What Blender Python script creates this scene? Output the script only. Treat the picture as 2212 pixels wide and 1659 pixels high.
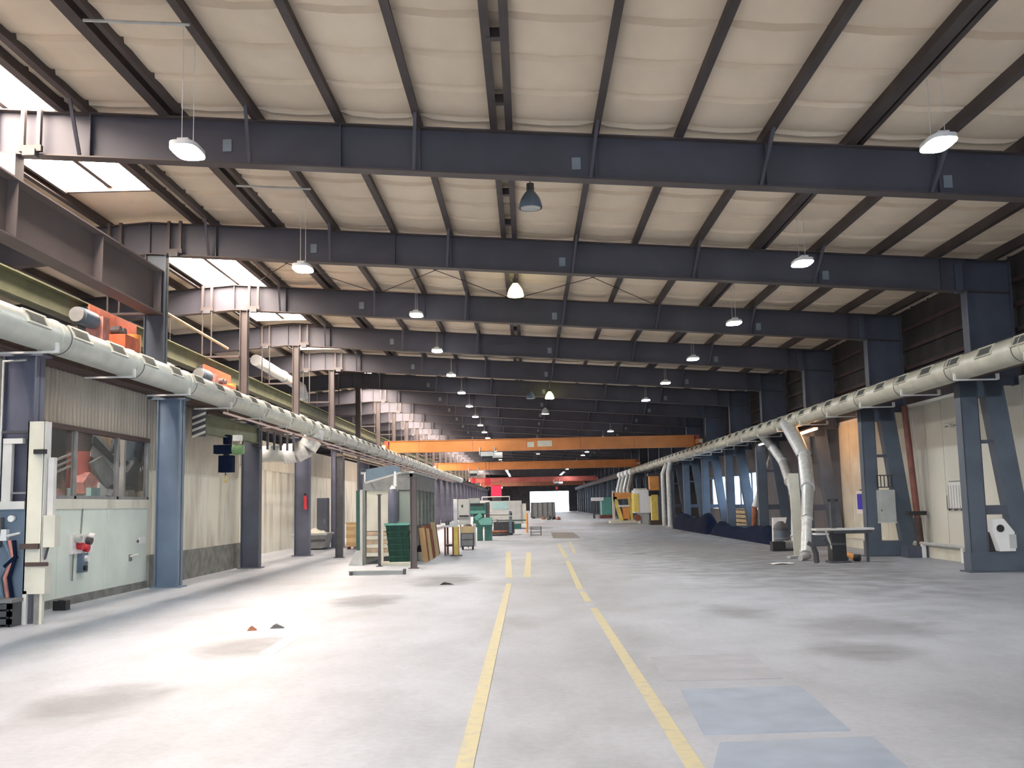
import bpy, math, random
from mathutils import Vector, Matrix
random.seed(7)
for o in list(bpy.data.objects): bpy.data.objects.remove(o)
scene = bpy.context.scene
COL = scene.collection

# ------------------------------------------------------------------ camera
W, H, F = 2212.0, 1659.0, 2200.0
CX, CY, ROLL, EYE = W/2, H/2, 0.020, 1.65
VPX, VPY = 1140.0, 1088.0                       # where the hall's long axis vanishes
yc = Vector(((VPX-CX)/F, (VPY-CY)/F, 1)).normalized()
zc = yc.cross(Vector((math.cos(ROLL), -math.sin(ROLL), 0))).normalized()
if zc.y > 0: zc = -zc
xc = yc.cross(zc)
cam_data = bpy.data.cameras.new('camera')
cam_data.sensor_width = 36; cam_data.lens = F*36/W; cam_data.clip_end = 500; cam_data.clip_start = .05
cam = bpy.data.objects.new('camera', cam_data); COL.objects.link(cam)
rm = Matrix(((xc.x, -xc.y, -xc.z), (yc.x, -yc.y, -yc.z), (zc.x, -zc.y, -zc.z)))
cam.matrix_world = Matrix.Translation((0, 0, EYE)) @ rm.to_4x4()
scene.camera = cam

# ------------------------------------------------------------------ sky and exposure
world = bpy.data.worlds.new('sky'); scene.world = world; world.use_nodes = True
bg = world.node_tree.nodes['Background']
bg.inputs[0].default_value = (.74, .86, 1.0, 1); bg.inputs[1].default_value = 11.0
scene.view_settings.view_transform = 'Standard'; scene.view_settings.look = 'None'
scene.view_settings.gamma = 1; scene.view_settings.use_curve_mapping = False
scene.view_settings.exposure = 0.56
LED_POWER, SKYLIGHT_POWER = 140.0, 29.5

# pixel of the photograph -> a point on a known plane
def ray(x, y):
    d = Vector(((x-CX)/F, (y-CY)/F, 1)); return Vector((d.dot(xc), d.dot(yc), d.dot(zc)))
def aY(x, y, Y): r = ray(x, y); t = Y/r.y; return Vector((r.x*t, Y, EYE+r.z*t))
def aX(x, y, X): r = ray(x, y); t = X/r.x; return Vector((X, r.y*t, EYE+r.z*t))
def g(x, y, Z=0.0): r = ray(x, y); t = (Z-EYE)/r.z; return Vector((r.x*t, r.y*t, Z))
def pr(x0, y0, x1, y1, Y):                      # pixel rectangle at depth Y -> X0, X1, Z0, Z1
    a, b = aY(x0, y1, Y), aY(x1, y0, Y); return a.x, b.x, a.z, b.z

# ------------------------------------------------------------------ materials
MATS = {}
def mat(name, col, rough=.6, metal=0.0, var=.18, scale=2.0, bump=0.0, stretch=(1, 1, 1), col2=None, thr=(.35, .7), spec=.5):
    m = bpy.data.materials.new(name); m.use_nodes = True; nt = m.node_tree; n = nt.nodes; L = nt.links
    b = n['Principled BSDF']; b.inputs['Roughness'].default_value = rough; b.inputs['Metallic'].default_value = metal
    b.inputs['Specular IOR Level'].default_value = spec
    tc = n.new('ShaderNodeTexCoord'); mp = n.new('ShaderNodeMapping'); mp.inputs['Scale'].default_value = stretch
    L.new(tc.outputs['Object'], mp.inputs[0])
    nz = n.new('ShaderNodeTexNoise'); nz.inputs['Scale'].default_value = scale; nz.inputs['Detail'].default_value = 6
    L.new(mp.outputs[0], nz.inputs['Vector'])
    rp = n.new('ShaderNodeValToRGB'); L.new(nz.outputs['Fac'], rp.inputs[0])
    c2 = col2 or tuple(max(0, c*(1-var)) for c in col)
    c1 = col if col2 else tuple(min(1, c*(1+var*.6)) for c in col)
    rp.color_ramp.elements[0].position = thr[0]; rp.color_ramp.elements[0].color = (*c2, 1)
    rp.color_ramp.elements[1].position = thr[1]; rp.color_ramp.elements[1].color = (*c1, 1)
    L.new(rp.outputs[0], b.inputs['Base Color'])
    if bump:
        bp = n.new('ShaderNodeBump'); bp.inputs['Strength'].default_value = bump; bp.inputs['Distance'].default_value = .02
        L.new(nz.outputs['Fac'], bp.inputs['Height']); L.new(bp.outputs[0], b.inputs['Normal'])
    MATS[name] = m; return m
def emat(name, col, strength):
    m = bpy.data.materials.new(name); m.use_nodes = True; nt = m.node_tree; nt.nodes.clear()
    e = nt.nodes.new('ShaderNodeEmission'); e.inputs[0].default_value = (*col, 1); e.inputs[1].default_value = strength
    o = nt.nodes.new('ShaderNodeOutputMaterial'); nt.links.new(e.outputs[0], o.inputs[0]); MATS[name] = m
def glassmat(name, tint, alpha, rough=.05):
    m = bpy.data.materials.new(name); m.use_nodes = True; nt = m.node_tree; n = nt.nodes
    b = n['Principled BSDF']; b.inputs['Base Color'].default_value = (*tint, 1); b.inputs['Roughness'].default_value = rough
    t = n.new('ShaderNodeBsdfTransparent'); mx = n.new('ShaderNodeMixShader'); mx.inputs[0].default_value = alpha
    nt.links.new(t.outputs[0], mx.inputs[1]); nt.links.new(b.outputs[0], mx.inputs[2])
    nt.links.new(mx.outputs[0], n['Material Output'].inputs[0]); MATS[name] = m

def floor_material():
    m = bpy.data.materials.new('concrete_floor'); m.use_nodes = True; nt = m.node_tree; n = nt.nodes; L = nt.links
    b = n['Principled BSDF']; tc = n.new('ShaderNodeTexCoord')
    def noise(sc, det, st):
        mp = n.new('ShaderNodeMapping'); mp.inputs['Scale'].default_value = st; L.new(tc.outputs['Object'], mp.inputs[0])
        z = n.new('ShaderNodeTexNoise'); z.inputs['Scale'].default_value = sc; z.inputs['Detail'].default_value = det
        z.inputs['Roughness'].default_value = .62; L.new(mp.outputs[0], z.inputs['Vector']); return z
    big, mid, fine = noise(.28, 5, (1, .7, 1)), noise(1.3, 7, (1, .45, 1)), noise(14, 5, (1, 1, 1))
    def ramp(src, p0, c0, p1, c1):
        r = n.new('ShaderNodeValToRGB'); L.new(src.outputs['Fac'], r.inputs[0])
        r.color_ramp.elements[0].position = p0; r.color_ramp.elements[0].color = (*c0, 1)
        r.color_ramp.elements[1].position = p1; r.color_ramp.elements[1].color = (*c1, 1); return r
    base = ramp(big, .36, (.36, .385, .435), .62, (.45, .485, .55))
    def mul(a, bsock, f):
        x = n.new('ShaderNodeMix'); x.data_type = 'RGBA'; x.blend_type = 'MULTIPLY'; x.inputs[0].default_value = f
        L.new(a, x.inputs[6]); L.new(bsock, x.inputs[7]); return x.outputs[2]
    c = mul(base.outputs[0], ramp(mid, .30, (.70, .69, .68), .55, (1, 1, 1)).outputs[0], .75)
    c = mul(c, ramp(fine, .30, (.78, .78, .78), .6, (1, 1, 1)).outputs[0], .5)
    L.new(c, b.inputs['Base Color'])
    rr = n.new('ShaderNodeMapRange'); rr.inputs[3].default_value = .38; rr.inputs[4].default_value = .66
    L.new(mid.outputs['Fac'], rr.inputs[0]); L.new(rr.outputs[0], b.inputs['Roughness'])
    bp = n.new('ShaderNodeBump'); bp.inputs['Strength'].default_value = .12; bp.inputs['Distance'].default_value = .01
    L.new(fine.outputs['Fac'], bp.inputs['Height']); L.new(bp.outputs[0], b.inputs['Normal'])
    MATS['concrete_floor'] = m
floor_material()
mat('floor_patch', (.29, .35, .45), .5, var=.12, scale=3)
mat('floor_patch_pale', (.35, .36, .41), .5, var=.12, scale=3)
mat('floor_patch_dark', (.22, .20, .19), .6, var=.3, scale=4)
mat('floor_patch_white', (.80, .79, .78), .6, var=.1, scale=4)
mat('line_yellow', (.54, .50, .32), .6, scale=9, col2=(.43, .42, .36), thr=(.30, .52))
mat('insulation', (.80, .675, .53), .75, var=.10, scale=1.2, bump=.25, stretch=(1, .5, 1))
mat('purlin', (.060, .045, .045), .55, var=.3, scale=1.5)
mat('rafter_steel', (.078, .077, .101), .55, var=.18, scale=.9)
mat('flange_steel', (.085, .068, .068), .55, var=.25, scale=1.2)
mat('girder_steel', (.14, .12, .122), .6, var=.15, scale=.7)
mat('column_blue', (.17, .23, .32), .5, var=.18, scale=1.0)
mat('column_grey', (.13, .135, .19), .5, var=.25, scale=1.0)
mat('column_dark', (.085, .095, .13), .5, var=.2, scale=1.0)
mat('column_slate', (.10, .125, .165), .5, var=.2, scale=1.1)
mat('galvanised', (.56, .57, .56), .42, metal=.3, var=.15, scale=5)
mat('galvanised_bright', (.74, .75, .75), .38, metal=.3, var=.2, scale=6)
mat('duct_paint', (.56, .58, .53), .42, metal=.25, var=.12, scale=2.5)
mat('duct_paint_warm', (.58, .56, .46), .42, metal=.25, var=.12, scale=2.5)
mat('grille_dark', (.10, .105, .10), .6, var=.2, scale=20)
mat('white_steel', (.70, .69, .67), .5, var=.1, scale=3)
mat('cream', (.66, .65, .56), .65, var=.1, scale=2)
mat('cream_stained', (.68, .67, .59), .7, scale=1.6, stretch=(1, 1, .25), col2=(.42, .39, .33), thr=(.30, .52))
mat('cladding', (.50, .47, .41), .6, var=.12, scale=1.5, stretch=(1, 1, .3))
mat('pale_green', (.72, .80, .74), .55, var=.08, scale=1.3)
mat('plinth', (.23, .23, .22), .8, var=.3, scale=4, bump=.2)
mat('wall_panel', (.68, .67, .60), .55, var=.06, scale=.8)
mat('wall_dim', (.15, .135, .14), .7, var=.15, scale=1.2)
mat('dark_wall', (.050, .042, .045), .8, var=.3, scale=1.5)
mat('dark_brown', (.075, .048, .045), .7, var=.3, scale=2)
mat('black', (.018, .018, .022), .5, var=.2, scale=6)
mat('dark_grey', (.075, .075, .085), .55, var=.25, scale=4)
mat('mid_grey', (.24, .245, .25), .55, var=.2, scale=4)
mat('light_grey', (.48, .50, .49), .5, var=.12, scale=3)
mat('olive', (.16, .17, .10), .55, var=.2, scale=2)
mat('crane_orange', (.66, .25, .07), .45, var=.12, scale=1.5)
mat('crane_red', (.42, .10, .08), .5, var=.2, scale=1.5)
mat('trolley_orange', (.75, .16, .07), .5, var=.25, scale=4)
mat('hook_red', (.60, .03, .05), .5, var=.15, scale=5)
mat('sign_red', (.85, .035, .12), .5, var=.05, scale=3)
mat('pipe_red', (.20, .07, .055), .5, var=.25, scale=3)
mat('yellow', (.80, .62, .14), .5, var=.15, scale=5)
mat('orange', (.80, .36, .10), .5, var=.15, scale=5)
mat('machine_green', (.025, .13, .105), .45, var=.25, scale=4)
mat('machine_mint', (.13, .38, .32), .45, var=.15, scale=4)
mat('net_green', (.003, .055, .036), .7, var=.35, scale=12, bump=.3)
mat('hoist_green', (.20, .36, .16), .5, var=.15, scale=5)
mat('post_green', (.02, .075, .06), .5, var=.2, scale=4)
mat('machine_blue', (.14, .20, .28), .5, var=.2, scale=4)
mat('tarp_navy', (.008, .014, .038), .9, var=.3, scale=4, bump=.3, spec=.1)
mat('plate_grey', (.22, .26, .30), .5, var=.1, scale=4)
mat('frame_dark', (.03, .032, .03), .6, var=.2, scale=4)
mat('sign_blue', (.06, .05, .55), .5, var=.05, scale=3)
mat('plastic_white', (.82, .82, .82), .4, var=.04, scale=4)
mat('wood', (.60, .38, .18), .65, var=.25, scale=3, stretch=(1, 1, .2))
mat('wood_pale', (.72, .54, .30), .65, var=.2, scale=3, stretch=(1, 1, .2))
mat('wood_red', (.30, .10, .06), .6, var=.25, scale=3, stretch=(1, 1, .2))
mat('canopy_blue', (.12, .18, .24), .4, var=.2, scale=2)
mat('pipe_pink', (.70, .50, .46), .5, var=.1, scale=3)
mat('rust', (.34, .13, .07), .75, var=.35, scale=5)
mat('cloth_beige', (.55, .42, .30), .8, var=.3, scale=5)
mat('cloth_pink', (.62, .26, .22), .7, var=.3, scale=5)
mat('teal', (.35, .55, .55), .5, var=.1, scale=4)
emat('led', (.93, .97, 1.0), LED_POWER)
emat('halide', (1.0, .93, .38), LED_POWER*.55)
emat('halide_shade', (1.0, .88, .26), 5)
emat('halide_dim', (1.0, .95, .75), 14)
emat('skylight', (1.0, .83, .69), SKYLIGHT_POWER)
emat('heater_glow', (1.0, .50, .22), 34)
emat('tube_glow', (1.0, .85, .80), 5)
glassmat('glass', (.30, .33, .32), .12)
glassmat('glass_booth', (.60, .68, .62), .35)
glassmat('glass_clear', (.9, .95, 1), .06)

def frosted(name):                                # obscured window glass that scatters the daylight behind it
    m = bpy.data.materials.new(name); m.use_nodes = True; nt = m.node_tree; n = nt.nodes
    t = n.new('ShaderNodeBsdfTranslucent'); t.inputs[0].default_value = (.55, .60, .64, 1)
    nt.links.new(t.outputs[0], n['Material Output'].inputs[0]); MATS[name] = m
frosted('glass_frosted')
def stain(name, col, amount):                     # dirt that fades out toward the edge of its patch
    m = bpy.data.materials.new(name); m.use_nodes = True; nt = m.node_tree; n = nt.nodes; L = nt.links
    b = n['Principled BSDF']; b.inputs['Base Color'].default_value = (*col, 1); b.inputs['Roughness'].default_value = .6
    tc = n.new('ShaderNodeTexCoord'); mp = n.new('ShaderNodeMapping'); mp.inputs['Location'].default_value = (-1, -1, 0); mp.inputs['Scale'].default_value = (2, 2, 0)
    L.new(tc.outputs['Generated'], mp.inputs[0]); gr = n.new('ShaderNodeTexGradient'); gr.gradient_type = 'SPHERICAL'; L.new(mp.outputs[0], gr.inputs[0])
    nz = n.new('ShaderNodeTexNoise'); nz.inputs['Scale'].default_value = 1.6; nz.inputs['Detail'].default_value = 6; L.new(tc.outputs['Object'], nz.inputs['Vector'])
    ad = n.new('ShaderNodeMath'); ad.operation = 'MULTIPLY_ADD'; ad.inputs[1].default_value = 1.1; L.new(nz.outputs['Fac'], ad.inputs[0]); L.new(gr.outputs['Fac'], ad.inputs[2])
    mr = n.new('ShaderNodeMapRange'); mr.inputs[1].default_value = .62; mr.inputs[2].default_value = 1.25; mr.inputs[4].default_value = amount; L.new(ad.outputs[0], mr.inputs[0])
    ed = n.new('ShaderNodeMapRange'); ed.inputs[2].default_value = .3; L.new(gr.outputs['Fac'], ed.inputs[0])
    ml = n.new('ShaderNodeMath'); ml.operation = 'MULTIPLY'; L.new(mr.outputs[0], ml.inputs[0]); L.new(ed.outputs[0], ml.inputs[1])
    t = n.new('ShaderNodeBsdfTransparent'); mx = n.new('ShaderNodeMixShader'); L.new(ml.outputs[0], mx.inputs[0])
    L.new(t.outputs[0], mx.inputs[1]); L.new(b.outputs[0], mx.inputs[2]); L.new(mx.outputs[0], n['Material Output'].inputs[0]); MATS[name] = m
stain('stain_dark', (.22, .20, .185), .30)
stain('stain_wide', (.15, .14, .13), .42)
stain('stain_grey', (.26, .26, .27), .42)

# ------------------------------------------------------------------ mesh builder
class MB:
    def __init__(s): s.v = []; s.f = []
    def hexa(s, p):
        i = len(s.v); s.v += [tuple(q) for q in p]
        s.f += [tuple(i+k for k in q) for q in ((0,3,2,1),(4,5,6,7),(0,1,5,4),(1,2,6,5),(2,3,7,6),(3,0,4,7))]; return s
    def box(s, x0, x1, y0, y1, z0, z1):
        x0, x1 = sorted((x0, x1)); y0, y1 = sorted((y0, y1)); z0, z1 = sorted((z0, z1))
        return s.hexa(((x0,y0,z0),(x1,y0,z0),(x1,y1,z0),(x0,y1,z0),(x0,y0,z1),(x1,y0,z1),(x1,y1,z1),(x0,y1,z1)))
    def bar(s, p, q, w, h, up=(0, 0, 1)):
        p, q = Vector(p), Vector(q); d = (q-p).normalized(); u = Vector(up)
        if abs(d.dot(u)) > .98: u = Vector((0, 1, 0))
        a = d.cross(u).normalized()*w/2; b = a.cross(d).normalized()*h/2
        return s.hexa((p-a-b, p+a-b, p+a+b, p-a+b, q-a-b, q+a-b, q+a+b, q-a+b))
    def prism(s, poly, a0, a1, axis='y'):
        n = len(poly); i = len(s.v)
        for a in (a0, a1):
            for (u, w) in poly: s.v.append({'y': (u, a, w), 'x': (a, u, w), 'z': (u, w, a)}[axis])
        s.f.append(tuple(range(i, i+n))); s.f.append(tuple(range(i+2*n-1, i+n-1, -1)))
        for k in range(n): k2 = (k+1) % n; s.f.append((i+k2, i+k, i+n+k, i+n+k2))
        return s
    def tube(s, pts, r, n=10, caps=True):
        pts = [Vector(p) for p in pts]; m = len(pts); rs = r if isinstance(r, (list, tuple)) else [r]*m; i = len(s.v)
        d0 = (pts[1]-pts[0]).normalized(); u = Vector((0, 0, 1)) if abs(d0.z) < .9 else Vector((1, 0, 0))
        for k in range(m):
            a = (pts[k]-pts[k-1]).normalized() if k else d0
            b = (pts[k+1]-pts[k]).normalized() if k < m-1 else a
            d = (a+b).normalized(); sc = 1/max(.5, d.dot(a))
            e1 = (u-d*u.dot(d)).normalized(); e2 = d.cross(e1); u = e1
            for j in range(n):
                t = 2*math.pi*j/n; s.v.append(tuple(pts[k]+(e1*math.cos(t)+e2*math.sin(t))*rs[k]*(sc if 0 < k < m-1 else 1)))
        for k in range(m-1):
            for j in range(n):
                j2 = (j+1) % n; s.f.append((i+k*n+j, i+k*n+j2, i+(k+1)*n+j2, i+(k+1)*n+j))
        if caps: s.f.append(tuple(range(i+n-1, i-1, -1))); s.f.append(tuple(range(i+(m-1)*n, i+m*n)))
        return s
    def lathe(s, c, prof, n=16):                  # prof: (radius, z) going up, about a vertical axis
        return s.tube([(c[0], c[1], c[2]+z+k*1e-5) for k, (r, z) in enumerate(prof)], [max(r, 1e-4) for r, z in prof], n)
    def grid(s, fn, nu, nv):
        i = len(s.v)
        for a in range(nu+1):
            for b in range(nv+1): s.v.append(tuple(fn(a/nu, b/nv)))
        for a in range(nu):
            for b in range(nv):
                k = i+a*(nv+1)+b; s.f.append((k, k+nv+1, k+nv+2, k+1))
        return s

ORG = {}
def link(o, parent=None):
    COL.objects.link(o)
    if parent is not None: o.parent = parent
    return o
def mk(name, mb, m, parent=None, org=None, smooth=True):
    og = ORG[parent.name] if parent is not None else Vector(org or (0, 0, 0))
    me = bpy.data.meshes.new(name)
    me.from_pydata([tuple(Vector(v)-og) for v in mb.v], [], mb.f); me.materials.append(MATS[m]); me.update()
    if smooth:
        for p in me.polygons: p.use_smooth = True
        me.set_sharp_from_angle(angle=math.radians(32))
    o = bpy.data.objects.new(name, me); link(o, parent)
    if parent is None: o.location = og
    ORG[o.name] = og; return o
def tag(o, label, cat, group=None):
    o['label'] = label; o['category'] = cat
    if group: o['group'] = group
    return o
def TH(name, label, cat, loc=(0, 0, 0), group=None):
    o = bpy.data.objects.new(name, None); o.empty_display_size = .2; link(o); o.location = loc
    ORG[o.name] = Vector(loc); return tag(o, label, cat, group)
def PT(parent, name, m, mb, label=None, stuff=False):
    o = mk(name, mb, m, parent)
    if label: o['label'] = label
    if stuff: o['kind'] = 'stuff'
    return o
def OB(name, label, cat, m, mb, org=(0, 0, 0), group=None): return tag(mk(name, mb, m, None, org), label, cat, group)
def ST(name, m, mb, org=(0, 0, 0)): o = mk(name, mb, m, None, org); o['kind'] = 'structure'; return o
def rep(parent, src, loc):                       # another piece sharing the mesh of a part
    c = src.copy(); link(c, parent); c.location = Vector(src.location)+Vector(loc); ORG[c.name] = ORG[parent.name]; return c
def dup(root, loc, label=None, group=None):
    r = root.copy(); COL.objects.link(r); r.location = loc; ORG[r.name] = Vector(loc)
    if label: r['label'] = label
    if group: r['group'] = group
    for ch in [c for c in KIDS[root.name]]:
        c = ch.copy(); COL.objects.link(c); c.parent = r
        for gch in KIDS.get(ch.name, []):
            d = gch.copy(); COL.objects.link(d); d.parent = c
    return r
KIDS = {}
def index_kids(root):
    KIDS[root.name] = [o for o in COL.objects if o.parent == root]
    for c in KIDS[root.name]: KIDS[c.name] = [o for o in COL.objects if o.parent == c]

# ================================================================== STRUCTURE
YB, YE, YA = -12.0, 205.0, 64.0                 # back wall, far end; past YA the hall opens into a low side aisle
XR, XL = 10.95, -25.0                            # right wall, outer wall of the neighbouring hall
RX = -8.4                                        # ridge
def FY(k): return 15.75+6.65*(k-1)               # frame k stands at this depth
def ZT(x): return 7.55-.07*x if x >= RX else 7.55-.07*RX+.07*(x-RX)   # top of the rafters

floor = ST('floor', 'concrete_floor', MB().box(XL-.3, XR+.4, YB-.3, YE+.3, -.25, 0).box(XR+.4, 17.3, YA-.2, YE+.3, -.25, 0))
def strip(name, m, quad, t=.004):
    q = [Vector((p.x, p.y, 0)) for p in quad]
    return PT(floor, name, m, MB().hexa([(p.x, p.y, -.01) for p in q]+[(p.x, p.y, t) for p in q]))
def line_seg(xa, y0, xb, y1, w=.115):
    strip('painted_line', 'line_yellow', [Vector((xa-w/2, y0, 0)), Vector((xa+w/2, y0, 0)), Vector((xb+w/2, y1, 0)), Vector((xb-w/2, y1, 0))])
line_seg(-.44, 2, -.43, 21.6); line_seg(-.46, 23.2, -.72, 36, .16); line_seg(-.05, 23.4, .0, 35, .16)
line_seg(1.01, 2, 1.0, 16.3); line_seg(.98, 17.4, .98, 19.2); line_seg(.97, 19.8, 1.1, 29.5, .12); line_seg(1.12, 31, 1.2, 42, .13); line_seg(1.5, 34, 1.75, 44, .1)
strip('floor_patch', 'floor_patch', [g(1530, 1700), g(2010, 1700), g(1885, 1592), g(1555, 1604)])
strip('floor_patch', 'floor_patch', [g(1520, 1588), g(1838, 1578), g(1728, 1482), g(1470, 1490)])
strip('floor_patch', 'floor_patch_pale', [g(1440, 1472), g(1692, 1466), g(1622, 1410), g(1405, 1420)])
strip('floor_hatch', 'floor_patch_dark', [g(1195, 1163), g(1254, 1162), g(1238, 1150), g(1190, 1150)])
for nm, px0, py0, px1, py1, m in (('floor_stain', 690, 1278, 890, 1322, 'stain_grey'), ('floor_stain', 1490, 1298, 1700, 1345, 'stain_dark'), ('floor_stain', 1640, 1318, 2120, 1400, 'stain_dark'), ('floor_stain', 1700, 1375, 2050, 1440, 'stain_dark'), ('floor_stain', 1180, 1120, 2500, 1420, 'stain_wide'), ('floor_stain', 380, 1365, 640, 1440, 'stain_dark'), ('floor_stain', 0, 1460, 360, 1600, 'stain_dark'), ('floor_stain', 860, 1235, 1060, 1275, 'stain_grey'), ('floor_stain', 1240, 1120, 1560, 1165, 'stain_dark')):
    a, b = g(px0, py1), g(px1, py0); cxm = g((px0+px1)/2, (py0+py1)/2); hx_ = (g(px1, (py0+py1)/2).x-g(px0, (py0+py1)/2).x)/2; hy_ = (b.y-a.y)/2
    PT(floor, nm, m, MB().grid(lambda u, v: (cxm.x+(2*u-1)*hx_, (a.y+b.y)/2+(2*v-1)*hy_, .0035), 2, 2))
strip('floor_patch', 'floor_patch_white', [g(558, 1412), g(592, 1412), g(660, 1370), g(625, 1372)], .003)

# ---- roof: deck, purlins and insulation strips (all part of the ceiling)
def slab(mb, x0, x1, y0, y1, dz0, dz1):
    return mb.hexa([(x0, y0, ZT(x0)+dz0), (x1, y0, ZT(x1)+dz0), (x1, y1, ZT(x1)+dz0), (x0, y1, ZT(x0)+dz0),
                    (x0, y0, ZT(x0)+dz1), (x1, y0, ZT(x1)+dz1), (x1, y1, ZT(x1)+dz1), (x0, y1, ZT(x0)+dz1)])
SX0, SX1 = -9.30, -7.50                          # skylight strip along the ridge
SKY = [(-9.5, -1.5), (1.5, 8.2), (10.0, 20.1), (24.2, 34.9), (FY(4)+.7, FY(4)+5.9)]+[(FY(k)+.3, FY(k)+6.3) for k in range(6, 28)]
mb = MB(); slab(mb, SX1, XR+.3, YB, YE, .26, .34); slab(mb, XL-.2, SX0, YB, YE, .20, .30)
yy = YB
for a, b in SKY+[(YE, YE)]:
    if a > yy: slab(mb, SX0, RX, yy, a, .2, .3); slab(mb, RX, SX1, yy, a, .2, .3)
    yy = b
ceiling = ST('ceiling', 'insulation', mb)
PURL = [-7.35, -6.95, -5.68, -4.22, -2.88, -1.60, -.41, -.17, 1.20, 2.53, 3.88, 5.22, 6.55, 7.90, 9.22, 10.45]
WIDE = {-5.68, 5.22}
for x in PURL+[-9.45, -10.0, -11.4, -12.8, -14.2, -15.6, -17.0, -18.4, -19.8, -21.2, -22.6, -24.0]:
    w = .075 if x not in WIDE else .13; z = ZT(x); mb = MB()
    mb.box(x-.012, x+.012, YB, YE, z, z+.24)
    mb.box(x-w/2-.02, x+w/2+.02, YB, YE, z-.012, z+.006)
    if x in WIDE: mb.box(x+.16, x+.24, YB, YE, z+.03, z+.22)
    PT(ceiling, 'purlin', 'purlin', mb)
sp = None
for k in range(-6, 30):
    for q in (.18, .5, .82):
        y = FY(k)+q*6.65
        if sp is None: sp = PT(ceiling, 'purlin_spacer', 'purlin', MB().box(-.41, -.17, -.06, .06, ZT(-.3)-.01, ZT(-.3)+.12)); y0s = 0; sp.location.y = y
        else: c = rep(ceiling, sp, (0, 0, 0)); c.location.y = y
# insulation strips: one strip mesh, sagging between the purlins, repeated down the hall
STW = 1.17
xs = [SX1]; pl = [SX1]+PURL[2:6]+[-.29]+PURL[8:]+[XR+.2]
for a, b in zip(pl[:-1], pl[1:]): xs += [a+(b-a)*t for t in (.17, .5, .83, 1)]
def sag(x):
    for a, b in zip(pl[:-1], pl[1:]):
        if a <= x <= b+1e-6: t = (x-a)/(b-a); return .055*4*t*(1-t)
    return 0
mb = MB(); prof = [(0, .06), (.015, .055), (.05, -.035), (.10, -.028), (.32, -.010), (.62, -.016), (.95, -.018), (1.07, -.006), (1.14, .03), (STW, .06)]
i0 = 0
for x in xs:
    for (u, dz) in prof: mb.v.append((x, u, ZT(x)+.215-sag(x)+dz*min(1, sag(x)/.03)))
npf = len(prof)
for a in range(len(xs)-1):
    for b in range(npf-1): k = a*npf+b; mb.f.append((k, k+npf, k+npf+1, k+1))
s0 = PT(ceiling, 'insulation_strip', 'insulation', mb); s0.location.y = 13.3
for k in range(-21, 163):
    if k: c = rep(ceiling, s0, (0, k*STW, 0))
# tie bars and bracing rods between the purlins
def roofpt(px, py, drop=.02):
    P = aY(px, py, 16)                           # walk out along the ray until it meets the roof plane
    r = ray(px, py); t = (7.55-drop-EYE)/(r.z+.07*r.x); return Vector((r.x*t, r.y*t, EYE+r.z*t))
for a, b in (((180, 42), (410, 52)), ((510, 400), (672, 408))):
    p, q = roofpt(*a), roofpt(*b); q.y = p.y; q.z = ZT(q.x)-.03; p.z = ZT(p.x)-.03; PT(ceiling, 'tie_bar', 'galvanised', MB().tube([p, q], .022, 8))
for (x0, x1) in ((-4.2, -.3), (-.3, 3.9), (-8, -4.2)):
    for s in (0, 1):
        y0, y1 = FY(2), FY(3)
        if s: y0, y1 = y1, y0
        PT(ceiling, 'brace_rod', 'purlin', MB().tube([(x0, y0, ZT(x0)-.03), (x1, y1, ZT(x1)-.03)], .011, 6))

# ---- skylights on the ridge
for i, (a, b) in enumerate(SKY):
    mb = MB(); z0 = ZT(SX0)+.12; zr = ZT(RX)+.12
    mb.box(SX0-.05, SX0+.02, a, b, z0-.06, z0+.2); mb.box(SX1-.02, SX1+.05, a, b, ZT(SX1)+.05, ZT(SX1)+.32)
    mb.box(RX-.05, RX+.05, a, b, zr-.02, zr+.14); mb.box(SX0, SX1, a-.04, a+.03, z0-.04, zr+.16); mb.box(SX0, SX1, b-.03, b+.04, z0-.04, zr+.16)
    w = ST('window_%d' % (i+10), 'flange_steel', mb)
    n = max(2, round((b-a)/2.2))
    for k in range(n):
        ya, yb = a+(b-a)*k/n+.015, a+(b-a)*(k+1)/n-.015
        for (x0, x1) in ((SX0, RX-.05), (RX+.05, SX1)):
            PT(w, 'pane', 'skylight', slab(MB(), x0, x1, ya, yb, .16, .18))

# ---- walls
G0, G1 = -4.5, 5.5                               # open gate in the wall behind the camera
ST('wall_back', 'wall_panel', MB().box(XL, G0, YB-.2, YB, 0, 8.3).box(G1, XR, YB-.2, YB, 0, 8.3).box(G0, G1, YB-.2, YB, 5.0, 8.3))
ST('wall_end', 'dark_wall', MB().box(XL, .5, YE, YE+.2, 0, 8.3).box(8.2, XR, YE, YE+.2, 0, 8.3).box(.5, 8.2, YE, YE+.2, 4.0, 8.3))
ST('wall_outer', 'dark_wall', MB().box(XL-.2, XL, YB, YE, 0, 7.2))
WY0, WY1 = 47.5, 61.0                            # daylight windows in the right wall
mb = MB(); wz0, wz1 = 1.15, 2.95
mb.box(XR, XR+.2, YB, FY(4), 0, 4.25)
wall_r = ST('wall_right', 'wall_panel', mb)
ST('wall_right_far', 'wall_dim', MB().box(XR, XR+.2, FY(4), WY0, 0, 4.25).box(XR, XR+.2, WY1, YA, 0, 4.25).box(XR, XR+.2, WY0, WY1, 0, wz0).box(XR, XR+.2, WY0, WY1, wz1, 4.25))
for k in range(1, 5):                            # vertical cladding panels between the frames
    y0 = FY(k)
    for j in range(6):
        a = y0+j*6.65/6+.012; b = y0+(j+1)*6.65/6-.012
        PT(wall_r, 'wall_panel', {3: 'cream', 4: 'wall_dim'}.get(k, 'wall_panel'), MB().box(XR-.05, XR, a, b, .34, 4.15))
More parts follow.
